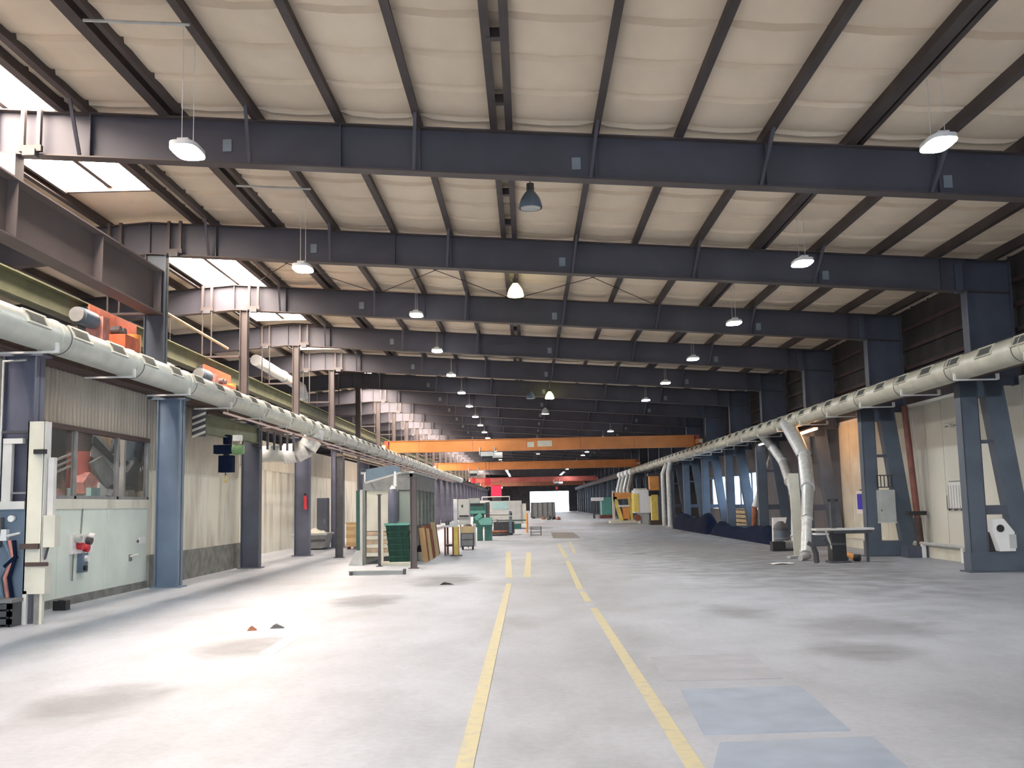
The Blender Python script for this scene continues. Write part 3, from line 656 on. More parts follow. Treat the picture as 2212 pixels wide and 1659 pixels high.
# orange crane trucks on the runway of the neighbouring hall
def crane_truck(label, ya, yb, zc):
    x0, x1 = -9.02, -8.62; yl = yb-ya
    t = TH('crane_truck', label, 'crane truck', (-8.8, (ya+yb)/2, zc-.4))
    PT(t, 'frame', 'trolley_orange', MB().box(x0, x0+.03, ya, yb, zc-.45, zc+.42).box(x0, x1, ya, yb, zc-.5, zc-.42))
    PT(t, 'gear_housing', 'orange', MB().tube([(x0+.18, yb-yl*.25, zc-.42), (x0+.18, yb-yl*.25, zc+.08)], .19, 16))
    PT(t, 'gear_box', 'trolley_orange', MB().box(x0+.02, x1, ya+yl*.38, yb-yl*.32, zc-.42, zc-.05))
    PT(t, 'motor', 'machine_blue', MB().tube([(x0+.2, ya-.9, zc+.02), (x0+.2, ya-.25, zc+.02)], .17, 16)); PT(t, 'motor_cap', 'mid_grey', MB().tube([(x0+.2, ya-1.0, zc+.02), (x0+.2, ya-.9, zc+.02)], .15, 16))
    PT(t, 'brake_housing', 'cloth_pink', MB().box(x0+.05, x1, ya-.2, ya+.12, zc-.4, zc+.12)); PT(t, 'motor_shaft', 'dark_grey', MB().tube([(x0+.2, ya-.3, zc+.02), (x0+.2, ya, zc+.02)], .05, 8))
    for k in (.15, .42, .52): PT(t, 'pulley', 'dark_grey', MB().tube([(x0+.06, ya+yl*k, zc+.05), (x0+.26, ya+yl*k, zc+.05)], .09, 12))
    for k in (.1, .9): PT(t, 'mounting_bracket', 'dark_grey', MB().box(x0-.30, x0+.02, ya+yl*k-.06, ya+yl*k+.06, zc-.1, zc+.42))
crane_truck('orange crane truck with blue-grey motor behind the near air duct', aX(212, 720, -8.8).y, aX(312, 740, -8.8).y, 5.52)
crane_truck('orange crane truck with blue-grey motor next to the first slender ridge column', aX(455, 812, -8.8).y, aX(512, 820, -8.8).y, 5.3)

# ================================================================== LEFT SIDE OBJECTS
# --- fittings on the first column
t = TH('cable_channel', 'cream steel cable channel standing against the first blue-grey column', 'channel', (-7.55, F1-.25, 0))
PT(t, 'channel_back', 'cream', MB().box(-7.62, -7.36, F1-.30, F1-.27, .45, 3.05)); PT(t, 'channel_side', 'white_steel', MB().box(-7.37, -7.35, F1-.30, F1-.1, .45, 3.05).box(-7.62, -7.60, F1-.3, F1-.1, .45, 3.05))
PT(t, 'clamp', 'dark_brown', MB().box(-7.66, -7.38, F1-.36, F1-.3, 1.12, 1.2)); PT(t, 'clamp', 'dark_brown', MB().box(-7.58, -7.24, F1-.34, F1-.3, .86, .92)); PT(t, 'clamp', 'black', MB().box(-7.5, -7.32, F1-.36, F1-.29, 2.55, 2.62))
PT(t, 'foot_box', 'cream', MB().box(-7.5, -7.28, F1-.32, F1-.1, .45, .9)); PT(t, 'foot_leg', 'white_steel', MB().box(-7.62, -7.56, F1-.3, F1-.24, 0, .5)); PT(t, 'foot_leg', 'plinth', MB().box(-7.44, -7.36, F1-.3, F1-.22, 0, .5)); PT(t, 'foot_leg', 'cream', MB().box(-7.36, -7.32, F1-.3, F1-.22, 0, .5))
t = TH('junction_box', 'pale cream junction box hung low beside the cream cable channel', 'box', (-7.25, F1-.2, 1.2))
PT(t, 'case', 'cream', MB().box(-7.34, -7.16, F1-.3, F1-.12, 1.14, 1.62)); PT(t, 'mount', 'black', MB().box(-7.44, -7.33, F1-.25, F1-.15, 1.35, 1.55)); PT(t, 'gland', 'dark_grey', MB().tube([(-7.3, F1-.2, 1.14), (-7.34, F1-.2, .98), (-7.4, F1-.2, .92)], .02, 6))
OB('cable_tray', 'narrow white cable duct beside the window band', 'channel', 'white_steel', MB().box(-7.34, -7.25, F1-.2, F1-.1, 1.62, 2.5).box(-7.4, -7.34, F1-.16, F1-.12, 1.7, 1.75).box(-7.4, -7.34, F1-.16, F1-.12, 2.3, 2.35), (-7.3, F1-.15, 1.62))
t = TH('hose_station', 'tangle of valves and hoses on blue board at the first column', 'hose', (-7.85, F1-.2, 0))
PT(t, 'board', 'column_blue', MB().box(-8.12, -7.64, F1-.19, F1-.16, .35, 1.75)); PT(t, 'bracket', 'white_steel', MB().box(-8.1, -7.66, F1-.26, F1-.19, 1.72, 1.84)); PT(t, 'bracket', 'white_steel', MB().box(-8.02, -7.72, F1-.26, F1-.16, 2.72, 2.8))
PT(t, 'stand_pipe', 'white_steel', MB().box(-8.03, -7.89, F1-.24, F1-.16, 1.84, 2.72)); PT(t, 'conduit', 'galvanised', MB().tube([(-8.08, F1-.22, 1.8), (-8.08, F1-.22, 4.0), (-7.72, F1-.22, 4.02)], .018, 8))
PT(t, 'shelf', 'mid_grey', MB().box(-7.88, -7.64, F1-.26, F1-.16, 1.95, 1.98)); PT(t, 'shelf', 'dark_grey', MB().box(-8.05, -7.64, F1-.26, F1-.16, 2.88, 2.92))
PT(t, 'valve', 'dark_grey', MB().tube([(-8.02, F1-.27, 1.6), (-8.02, F1-.27, 1.15)], [.06, .035], 10)); PT(t, 'regulator', 'plastic_white', MB().box(-8.02, -7.90, F1-.3, F1-.2, 1.25, 1.42)); PT(t, 'tap', 'white_steel', MB().tube([(-7.9, F1-.27, 1.32), (-7.7, F1-.27, 1.36)], .02, 8)); PT(t, 'gauge', 'plastic_white', MB().tube([(-7.84, F1-.3, 1.58), (-7.84, F1-.24, 1.58)], .05, 12))
for k, (dx, m) in enumerate(((0, 'cloth_pink'), (.07, 'tarp_navy'), (-.08, 'machine_blue'))):
    PT(t, 'hose', m, MB().tube([(-7.86+dx, F1-.27, 1.25), (-7.78+dx*.5, F1-.30, 1.0), (-7.9+dx, F1-.29, .7), (-7.84+dx, F1-.27, .32)], .03, 8))
PT(t, 'handle', 'tarp_navy', MB().bar((-7.9, F1-.31, .86), (-7.72, F1-.31, 1.02), .05, .05))
t = TH('parts_bin', 'dark grey slatted bin on the floor at the first column', 'bin', (-7.85, F1-.35, 0))
for k in range(3): PT(t, 'slat', 'dark_grey', MB().box(-8.2, -7.62, F1-.62, F1-.58, .04+k*.11, .12+k*.11))
PT(t, 'bin_back', 'black', MB().box(-8.2, -7.62, F1-.28, F1-.24, 0, .36)); PT(t, 'rim', 'mid_grey', MB().box(-8.22, -7.6, F1-.64, F1-.22, .35, .40)); PT(t, 'side', 'dark_grey', MB().box(-7.65, -7.62, F1-.62, F1-.24, 0, .36)); PT(t, 'leg', 'black', MB().box(-8.2, -8.14, F1-.62, F1-.56, 0, .36)); PT(t, 'leg', 'black', MB().box(-7.69, -7.63, F1-.62, F1-.56, 0, .36))
# --- on the partition wall
t = TH('socket_panel', 'white socket panel with red and grey outlets on the pale green wall', 'socket panel', (PX, 19.1, .8))
PT(t, 'panel', 'plastic_white', MB().box(PX, PX+.05, 18.62, 19.52, .90, 1.26))
for k, (y, z, m) in enumerate(((18.85, 1.05, 'hook_red'), (19.1, 1.0, 'hook_red'), (19.22, 1.13, 'dark_grey'), (18.75, 1.18, 'light_grey'), (19.35, 1.2, 'plastic_white'))):
    PT(t, 'outlet', m, MB().tube([(PX+.05, y, z), (PX+.15, y, z-.02)], .07, 12))
PT(t, 'plug_box', 'machine_blue', MB().box(PX, PX+.1, 18.95, 19.2, .55, .90)); PT(t, 'plug', 'plastic_white', MB().tube([(PX+.1, 19.08, .8), (PX+.16, 19.08, .8)], .06, 10)); PT(t, 'plug', 'black', MB().tube([(PX+.1, 19.03, .63), (PX+.15, 19.03, .63)], .05, 10))
for y, z in ((18.7, .42), (19.28, .58)): PT(t, 'cable', 'mid_grey', MB().tube([(PX+.04, y, .92), (PX+.03, y, z)], .015, 6))
PT(t, 'supply_cable', 'mid_grey', MB().tube([(PX+.015, 19.05, 1.26), (PX+.015, 19.1, 1.72)], .012, 6))
t = TH('door_lever', 'small steel lever handle on the pale green wall', 'handle', (PX, 21.5, .7)); PT(t, 'rose', 'mid_grey', MB().box(PX, PX+.015, 21.4, 21.55, .62, .76)); PT(t, 'lever', 'white_steel', MB().tube([(PX+.01, 21.45, .72), (PX+.06, 21.45, .72), (PX+.06, 21.75, .74)], .018, 8))
t = TH('wall_tab', 'small white wall tab with dark knob beside the light blue column', 'fitting', (PX, 22.0, 1)); PT(t, 'plate', 'plastic_white', MB().box(PX, PX+.012, 21.95, 22.3, .96, 1.10)); PT(t, 'knob', 'dark_grey', MB().tube([(PX, 21.85, 1.02), (PX+.03, 21.85, 1.02)], .03, 10))
p = g(132, 1318)
t = TH('rubber_block', 'small black block on the floor against the plinth', 'block', (p.x, p.y, 0)); PT(t, 'block_body', 'black', MB().box(p.x-.11, p.x+.11, p.y-.08, p.y+.1, 0, .16)); PT(t, 'grip', 'dark_grey', MB().box(p.x-.05, p.x+.05, p.y-.02, p.y+.03, .16, .175))
# --- things behind the window band (neighbouring hall), laid out in depth behind the glass
def slab_at(X, th, *poly):                        # upright plate at X, outline given by pixels, with thickness
    q = [aX(px, py, X) for px, py in poly]; return MB().prism([(p.y, p.z) for p in q], X, X-th, 'x')
t = TH('coil_rack', 'tan rack of wire coils and rods seen behind the window band', 'rack', (-9.5, 19.3, 0))
PT(t, 'rack_back', 'cloth_beige', MB().box(-9.95, -9.85, 18.4, 22.2, 0, 2.6)); PT(t, 'top_screen', 'frame_dark', MB().box(-9.9, -9.8, 18.2, 22.4, 2.6, 4.0)); PT(t, 'shelf', 'wood_pale', MB().box(-9.85, -9.1, 18.4, 20.4, 1.70, 1.80))
for k in range(5): PT(t, 'coil', ('rust', 'wood_pale', 'cloth_beige', 'wood_red')[k % 4], MB().tube([(-9.7, 18.7+k*.36, 1.97+(k % 2)*.22), (-9.25, 18.7+k*.36, 1.97+(k % 2)*.22)], .16, 14))
for z in (2.5, 2.62, 2.74): PT(t, 'rod', 'light_grey', MB().bar((-9.3, 19.6, z-.15), (-9.3, 21.3, z+.25), .04, .04))
for y in (18.45, 20.25): PT(t, 'leg', 'rust', MB().box(-9.2, -9.1, y, y+.1, 0, 1.72))
t = TH('red_tank', 'tall red cylinder tank seen behind the window band', 'tank', (-9.3, 20.9, 0)); c = aX(175, 1010, -9.2)
PT(t, 'shell', 'crane_red', MB().lathe((-9.25, c.y, 0), [(.2, 0), (.2, 1.85), (.24, 2.0), (.24, 2.9)], 18)); PT(t, 'head', 'dark_brown', MB().lathe((-9.25, c.y, 2.9), [(.24, 0), (.26, .1), (.26, .75)], 16)); PT(t, 'base_box', 'teal', MB().box(-9.35, -8.85, c.y-.3, c.y+.15, 0, 2.15))
t = TH('steel_gantry', 'grey slanting steel gantry with black braces seen behind the window band', 'gantry', (-9, 23, 0))
PT(t, 'sloping_plate', 'light_grey', slab_at(-9.0, .10, (198, 935), (214, 938), (258, 995), (262, 1042), (196, 985))); PT(t, 'dark_plate', 'mid_grey', slab_at(-8.9, .06, (196, 1000), (222, 985), (250, 1025), (250, 1060), (228, 1052))); PT(t, 'brace', 'black', slab_at(-8.85, .05, (202, 945), (206, 942), (260, 1000), (258, 1010), (202, 958))); PT(t, 'brace', 'black', slab_at(-8.85, .05, (254, 958), (259, 958), (259, 1008), (254, 1000))); PT(t, 'brace', 'black', slab_at(-8.85, .05, (249, 945), (254, 945), (246, 980), (241, 978)))
PT(t, 'drive_housing', 'cloth_pink', slab_at(-8.95, .25, (180, 1042), (195, 1020), (215, 1040), (216, 1068), (196, 1074), (182, 1066))); PT(t, 'foot_plate', 'plastic_white', slab_at(-8.9, .1, (216, 1042), (232, 1058), (228, 1074), (212, 1074))); PT(t, 'foot_plate', 'plastic_white', slab_at(-8.9, .1, (240, 1048), (248, 1050), (242, 1072), (234, 1070)))
PT(t, 'back_sheet', 'cloth_beige', MB().box(-9.6, -9.5, 21.6, 24.0, 0, 3.9)); y = aX(265, 1000, -8.95).y; PT(t, 'post', 'white_steel', MB().box(-9.05, -8.9, y-.05, y+.06, 0, 3.9)); PT(t, 'base_beam', 'dark_brown', MB().box(-9.45, -8.8, 21.5, 24.1, 1.55, 1.74)); PT(t, 'base_leg', 'dark_brown', MB().box(-9.3, -9.0, 21.6, 21.9, 0, 1.55)); PT(t, 'base_leg', 'dark_brown', MB().box(-9.3, -9.0, 23.8, 24.1, 0, 1.55))
t = TH('dark_cabinet', 'big dark hooded machine with a blue cover seen behind the window band', 'machine', (-9.4, 25.5, 0))
PT(t, 'hood', 'dark_grey', slab_at(-9.0, .5, (276, 1020), (300, 985), (340, 990), (341, 1062), (272, 1050))); PT(t, 'cover', 'machine_blue', slab_at(-9.1, .3, (268, 950), (292, 950), (297, 985), (284, 1002), (268, 990))); PT(t, 'upper_arm', 'tarp_navy', slab_at(-8.95, .12, (300, 975), (312, 950), (318, 952), (304, 1000))); PT(t, 'upper_case', 'column_dark', slab_at(-9.15, .3, (318, 955), (345, 960), (345, 1000), (322, 992)))
for k in range(4): PT(t, 'vent', 'plastic_white', slab_at(-8.99, .03, (303+5*k, 1010-3*k), (305+5*k, 1010-3*k), (305+5*k, 1018-3*k), (303+5*k, 1018-3*k)))
for k in range(3): PT(t, 'base_panel', 'cream', slab_at(-9.0, .3, (276+20*k, 1062+2*k), (290+20*k, 1058+2*k), (294+20*k, 1074), (276+20*k, 1074)))
PT(t, 'base', 'wood_pale', MB().box(-9.6, -9.0, 24.2, 26.8, 0, 1.8)); PT(t, 'back_sheet', 'cloth_beige', MB().box(-9.9, -9.8, 24.1, 28, 0, 3.9))
# --- swivelling jib with chain hoist in front of the stained panel
t = TH('jib_crane', 'olive jib crane arm with striped end plate and dark chain hoist', 'jib crane', (-8, F3-.3, 3.2))
A, B = aY(430, 935, 24.2), aY(556, 980, F3-.3); A.z = 3.72; B.z = 3.72
dirv = (B-A).normalized()
PT(t, 'arm_web', 'olive', MB().bar(A, B, .02, .44)); PT(t, 'arm_flange', 'olive', MB().bar(A+Vector((0, 0, -.22)), B+Vector((0, 0, -.22)), .16, .02)); PT(t, 'arm_flange', 'olive', MB().bar(A+Vector((0, 0, .22)), B+Vector((0, 0, .22)), .16, .02))
sd = Vector((1, 0, 0)); q = A-dirv*.02
ep = PT(t, 'end_plate', 'dark_grey', MB().hexa([q-sd*.17+Vector((0, 0, -.32)), q+sd*.17+Vector((0, 0, -.32)), q+sd*.17+Vector((0, .03, -.32)), q-sd*.17+Vector((0, .03, -.32)), q-sd*.17+Vector((0, 0, .32)), q+sd*.17+Vector((0, 0, .32)), q+sd*.17+Vector((0, .03, .32)), q-sd*.17+Vector((0, .03, .32))]))
for k in range(4):
    z = -.26+k*.15; PT(ep, 'stripe', 'cream', MB().hexa([q-sd*.16+Vector((0, -.004, z-.10)), q+sd*.16+Vector((0, -.004, z+.02)), q+sd*.16+Vector((0, .0, z+.02)), q-sd*.16+Vector((0, .0, z-.10)), q-sd*.16+Vector((0, -.004, z-.04)), q+sd*.16+Vector((0, -.004, z+.08)), q+sd*.16+Vector((0, 0, z+.08)), q-sd*.16+Vector((0, 0, z-.04))]))
hp = A+(B-A)*.42; hx, hy = hp.x, hp.y
PT(t, 'trolley', 'tarp_navy', MB().box(hx-.04, hx+.12, hy-.12, hy+.12, 3.32, 3.56)); PT(t, 'hoist_body', 'tarp_navy', MB().box(hx-.28, hx+.18, hy-.14, hy+.14, 3.08, 3.3)); PT(t, 'hoist_motor', 'hoist_green', MB().tube([(hx+.18, hy, 3.18), (hx+.46, hy, 3.18)], .13, 14)); PT(t, 'control_box', 'plastic_white', MB().box(hx+.2, hx+.4, hy-.1, hy+.1, 3.4, 3.55))
cb = PT(t, 'chain_bucket', 'tarp_navy', MB().box(hx-.15, hx+.20, hy-.14, hy+.14, 2.6, 3.03)); PT(t, 'link_plate', 'black', MB().box(hx-.05, hx+.08, hy-.05, hy+.05, 3.0, 3.1)); PT(t, 'chain', 'dark_grey', MB().tube([(hx, hy, 2.62), (hx, hy, 2.5)], .015, 6)); PT(t, 'hook', 'yellow', MB().tube([(hx, hy, 2.52), (hx+.05, hy, 2.44), (hx+.03, hy, 2.36), (hx-.03, hy, 2.36), (hx-.05, hy, 2.42)], .016, 6))
PT(t, 'pivot_plate', 'dark_grey', MB().box(B.x-.15, -7.55, B.y-.08, F3-.13, 3.4, 4.05))
for k in range(6): PT(t, 'cable_loop', 'dark_grey', MB().box(hx+.55+k*.12, hx+.60+k*.12, hy+1.2+k*.25, hy+1.28+k*.25, 3.25, 3.75))
# --- recess: skip, cabinet, extinguisher, crate
Y = 40.6; x0, x1, z0, z1 = pr(634, 1150, 706, 1192, Y)
t = TH('waste_skip', 'low grey steel waste skip with sloping ends in the recess', 'skip', ((x0+x1)/2, Y, 0))
PT(t, 'hull', 'mid_grey', MB().hexa([(x0+.25, Y, .06), (x1-.12, Y, .06), (x1-.12, Y+1.2, .06), (x0+.25, Y+1.2, .06), (x0, Y-.1, .62), (x1, Y-.1, .62), (x1, Y+1.3, .62), (x0, Y+1.3, .62)]))
PT(t, 'rim', 'light_grey', MB().box(x0-.03, x1+.03, Y-.14, Y-.08, .58, .66).box(x0-.03, x1+.03, Y+1.28, Y+1.34, .58, .66)); PT(t, 'skid', 'dark_grey', MB().box(x0+.3, x1-.2, Y+.1, Y+.2, 0, .07)); PT(t, 'skid', 'dark_grey', MB().box(x0+.3, x1-.2, Y+1.0, Y+1.1, 0, .07)); PT(t, 'rib', 'dark_grey', MB().box(x0+.1, x1-.05, Y-.09, Y-.04, .34, .40))
PT(t, 'load', 'cream', MB().grid(lambda u, v: (x0+.1+u*(x1-x0-.2), Y+v*1.2, .60+.22*math.sin(3.1*u)*math.sin(3.1*v)+.05*math.sin(17*u+9*v)), 12, 6))
x0, x1, z0, z1 = pr(684, 1062, 706, 1180, 41.95)
t = TH('steel_locker', 'tall dark blue-grey locker beside the waste skip', 'locker', ((x0+x1)/2, 41.95, 0)); PT(t, 'case', 'column_grey', MB().box(x0, x1, 41.95, 42.5, .06, 2.05)); PT(t, 'locker_door', 'column_dark', MB().box(x0+.02, x1-.02, 41.93, 41.95, .1, 2.0)); PT(t, 'handle', 'mid_grey', MB().box(x1-.1, x1-.07, 41.9, 41.93, 1.0, 1.2)); PT(t, 'plinth', 'black', MB().box(x0+.02, x1-.02, 41.97, 42.45, 0, .06))
p = aY(654, 1085, FY(4)-.2)
t = TH('fire_extinguisher', 'small red fire extinguisher mounted on a ridge column', 'extinguisher', (-7.72, FY(4)-.2, p.z-.2)); PT(t, 'bottle', 'hook_red', MB().lathe((-7.72, FY(4)-.24, p.z-.25), [(.055, 0), (.06, .03), (.06, .4), (.03, .48)], 14)); PT(t, 'valve_head', 'black', MB().box(-7.76, -7.68, FY(4)-.28, FY(4)-.2, p.z+.23, p.z+.30)); PT(t, 'holder', 'dark_grey', MB().box(-7.8, -7.64, FY(4)-.17, FY(4)-.14, p.z-.1, p.z+.1))
Y = 40.6; x0, x1, z0, z1 = pr(748, 1135, 768, 1186, Y)
t = TH('wooden_crate', 'upright wooden crate standing behind the grey post', 'crate', ((x0+x1)/2, Y, 0)); PT(t, 'crate_body', 'wood_pale', MB().box(x0, x1, Y, Y+.6, .1, 1.0)); PT(t, 'lid', 'wood', MB().box(x0-.03, x1+.03, Y-.03, Y+.63, 1.0, 1.05))
for k in range(3): PT(t, 'slat', 'wood', MB().box(x0, x1, Y-.02, Y, .15+k*.3, .28+k*.3))
for xx in (x0+.02, x1-.08): PT(t, 'runner', 'wood_red', MB().box(xx, xx+.06, Y, Y+.6, 0, .1))
# --- posts and partition booth
def post(name, label, px, py0, py1, w, m, flare=False, d=.14):
    b = g(px, py1); top = aY(px, py0, b.y).z
    t = TH(name, label, 'post', (b.x, b.y, 0))
    PT(t, 'shaft', m, MB().box(b.x-w/2, b.x-w/2+.015, b.y-d/2, b.y+d/2, 0, top).box(b.x+w/2-.015, b.x+w/2, b.y-d/2, b.y+d/2, 0, top).box(b.x-w/2, b.x+w/2, b.y-.02, b.y, 0, top))
    PT(t, 'foot_plate', m, MB().box(b.x-w/2-.05, b.x+w/2+.05, b.y-d/2-.05, b.y+d/2+.05, 0, .02)); PT(t, 'head_plate', m, MB().box(b.x-w/2-.03, b.x+w/2+.03, b.y-d/2, b.y+d/2, top-.02, top)); return b, top
post('steel_post', 'dark grey I-section post between the waste skip and the booth', 733, 985, 1205, .24, 'dark_grey')
bC, tC = post('steel_post', 'dark brown post at the booth corner beside the green crates', 894, 1030, 1228, .16, 'girder_steel', d=.16)
bB, tB = post('steel_post', 'thin dark post at the left edge of the green crate stack', 820, 1068, 1224, .07, 'dark_grey', d=.07)
bG = g(777, 1221)
t = TH('sheet_stand', 'green and white edged sheet standing upright on a wedge foot', 'stand', (bG.x, bG.y, 0))
PT(t, 'green_edge', 'post_green', MB().box(bG.x-.09, bG.x+.02, bG.y-.05, bG.y+.05, .2, 2.12)); PT(t, 'white_edge', 'light_grey', MB().box(bG.x+.02, bG.x+.09, bG.y-.06, bG.y+.06, .1, 2.14)); PT(t, 'wedge_foot', 'light_grey', MB().prism([(bG.x-.30, 0), (bG.x+.10, 0), (bG.x+.10, .42), (bG.x-.08, .42)], bG.y-.15, bG.y+.15)); PT(t, 'upper_pipe', 'dark_grey', MB().tube([(bG.x-.03, bG.y, 2.1), (bG.x-.03, bG.y, 3.1)], .04, 8))
BXR, BXL, BY0, BY1 = -3.35, -4.8, 28.9, 37.0
t = TH('workshop_booth', 'glazed workshop booth with grey fascia and blue sloping canopy', 'booth', ((BXR+BXL)/2, BY0, 0))
PT(t, 'fascia', 'mid_grey', MB().box(BXL, BXR, BY0+.9, BY0+.98, 2.12, 2.6).box(BXR-.08, BXR, BY0+.9, BY1, 2.12, 2.6)); PT(t, 'roof', 'light_grey', MB().box(BXL-.05, BXR+.05, BY0+.85, BY1, 2.6, 2.66))
PT(t, 'canopy_face', 'canopy_blue', MB().prism([(p.x, p.z) for p in [aY(px, py, BY0-.3) for px, py in ((789, 1041), (791, 1014), (846, 1005), (866, 1010), (864, 1019))]], BY0-.33, BY0-.30)); PT(t, 'canopy_edge', 'light_grey', MB().bar(aY(789, 1043, BY0-.32), aY(866, 1021, BY0-.32), .03, .05).bar(aY(789, 1043, BY0-.32), (BXL+.05, BY0+.92, 2.6), .03, .05).bar(aY(862, 1019, BY0-.32), (BXR-.1, BY0+.92, 2.62), .03, .05))
PT(t, 'back_wall', 'cream', MB().box(BXL, BXR, BY1-.06, BY1, 0, 2.6)); PT(t, 'side_wall', 'cream', MB().box(BXL, BXL+.06, BY0+.95, BY1, 0, 2.6)); PT(t, 'hanging_pipe', 'galvanised_bright', MB().tube([(BXR-.35, BY0-.28, 2.62), (BXR-.35, BY0-.28, 2.2)], .06, 10))
PT(t, 'roll_shutter', 'cream', MB().box(BXL+.1, BXL+.95, BY0+.95, BY0+.97, .95, 2.12))
for k in range(6): PT(t, 'shutter_slat', 'cloth_beige' if k % 2 else 'cream', MB().box(BXL+.1, BXL+.95, BY0+.92, BY0+.95, .22+k*.12, .33+k*.12))
PT(t, 'door_pane', 'glass_booth', MB().box(BXL+1.05, BXR-.05, BY0+.93, BY0+.94, .9, 2.1))
for x in (BXL+.02, BXL+1.0, BXR-.04): PT(t, 'frame_post', 'mid_grey', MB().box(x-.03, x+.03, BY0+.9, BY0+.98, 0, 2.12))
PT(t, 'sill_rail', 'dark_grey', MB().box(BXR-.09, BXR+.01, BY0+.98, BY1, .96, 1.04))
for k in range(7):
    y = BY0+1.0+k*1.16; PT(t, 'frame_post', 'mid_grey', MB().box(BXR-.08, BXR, y-.03, y+.03, 0, 2.12))
    if k < 6: PT(t, 'side_pane', 'glass_booth', MB().box(BXR-.05, BXR-.04, y+.03, y+1.13, 1.04, 2.12))
Y = BY0+.5; x0, x1, z0, z1 = pr(838, 1045, 860, 1150, Y+.12); Y += .12
t = TH('dust_bag', 'tall dark blue cloth dust bag hanging in front of the booth', 'bag', ((x0+x1)/2, Y, 0)); PT(t, 'bag', 'column_grey', MB().lathe(((x0+x1)/2, Y, .9), [(.10, 0), (.145, .15), (.15, .8), (.14, 1.15), (.06, 1.3)], 16)); PT(t, 'stand', 'dark_grey', MB().tube([((x0+x1)/2, Y, 0), ((x0+x1)/2, Y, .95)], .04, 8)); PT(t, 'band', 'plastic_white', MB().tube([((x0+x1)/2, Y, 2.15), ((x0+x1)/2, Y, 2.25)], [.1, .04], 12)); PT(t, 'stand_foot', 'dark_grey', MB().box((x0+x1)/2-.2, (x0+x1)/2+.2, Y-.2, Y+.2, 0, .03))
# green net crates in a leaning stack on a pallet
Y = g(858, 1222).y; x0, x1, z0, z1 = pr(830, 1145, 888, 1222, Y); cx = (x0+x1)/2; hw = (x1-x0)/2*.82
t = TH('storage_pallet', 'low white pallet with upright corner boards under the green crates', 'pallet', (cx, Y+.3, 0))
PT(t, 'deck', 'cream', MB().box(x0-.12, x1+.1, Y-.02, Y+.55, .06, .10))
for k in (0, .22, .45): PT(t, 'runner', 'cream', MB().box(x0-.12, x1+.1, Y+k, Y+k+.1, 0, .06))
PT(t, 'corner_board', 'cream', MB().box(x0-.14, x0-.02, Y+.02, Y+.06, .1, 1.02)); PT(t, 'corner_board', 'light_grey', MB().box(x1+.0, x1+.1, Y+.1, Y+.14, .1, .72))
n = 6; hgt = .17
for k in range(n):
    sh = (.03, .02, .0, -.01, -.035, -.05)[k]; z = .10+k*hgt; xa, xb = cx-hw+sh+.02, cx+hw+sh+.02
    t = TH('net_crate', ('lowest dark green mesh crate, standing on the white pallet', 'second green mesh crate up from the white pallet', 'third green mesh crate up from the white pallet', 'green mesh crate third from the top of its leaning stack', 'green mesh crate just under the topmost one', 'topmost green mesh crate under the mint foam sheet')[k], 'crate', ((xa+xb)/2, Y+.3, z), 'green mesh crates')
    PT(t, 'tray', 'net_green', MB().hexa([(xa+.02, Y+.07, z), (xb-.02, Y+.07, z), (xb-.02, Y+.50, z), (xa+.02, Y+.50, z), (xa, Y+.05, z+hgt-.02), (xb, Y+.05, z+hgt-.02), (xb, Y+.52, z+hgt-.02), (xa, Y+.52, z+hgt-.02)])); PT(t, 'rim', 'net_green', MB().box(xa-.012, xb+.012, Y+.035, Y+.535, z+hgt-.03, z+hgt))
    for j in range(7): xx = xa+.03+j*(xb-xa-.06)/6; PT(t, 'rib', 'net_green', MB().box(xx-.008, xx+.008, Y+.03, Y+.06, z+.01, z+hgt-.03))
z = .10+n*hgt
OB('foam_sheet', 'pale mint foam sheet lying on top of the green crate stack', 'sheet', 'machine_mint', MB().grid(lambda u, v: (cx-hw-.08+u*(2*hw+.10), Y+.02+v*.52, z+.012+.05*u+.015*math.sin(5*u)), 8, 3).grid(lambda u, v: (cx-hw-.08+u*(2*hw+.10), Y+.02+v*.52, z+.05+.05*u+.015*math.sin(5*u)), 8, 3).box(cx-hw-.07, cx+hw+.01, Y+.02, Y+.04, z, z+.06), (cx, Y+.3, z))
OB('plastic_wrap', 'torn white plastic wrap hanging off the right side of the green crates', 'wrap', 'plastic_white', MB().grid(lambda u, v: (cx+hw+.04+.07*u*(1-.5*v)+.01*math.sin(9*v), Y+.05+.12*u, .62+.33*v), 3, 6).grid(lambda u, v: (cx+hw+.045+.07*u*(1-.5*v)+.01*math.sin(9*v), Y+.06+.12*u, .62+.33*v), 3, 6), (cx+hw, Y, .62))
# long low steel beam on the floor
a, b = g(752, 1243), g(872, 1243)
t = TH('floor_beam', 'long pale steel section lying on the floor before the green crates', 'beam', ((a.x+b.x)/2, a.y, 0)); PT(t, 'section', 'light_grey', MB().box(a.x, b.x, a.y-.04, a.y+.16, .09, .115).box(a.x+.1, b.x, a.y+.04, a.y+.06, 0, .09)); PT(t, 'end_stop', 'dark_grey', MB().box(b.x-.06, b.x, a.y-.05, a.y+.1, 0, .13)); PT(t, 'end_stop', 'dark_grey', MB().box(a.x+.03, a.x+.10, a.y-.03, a.y+.08, 0, .09))
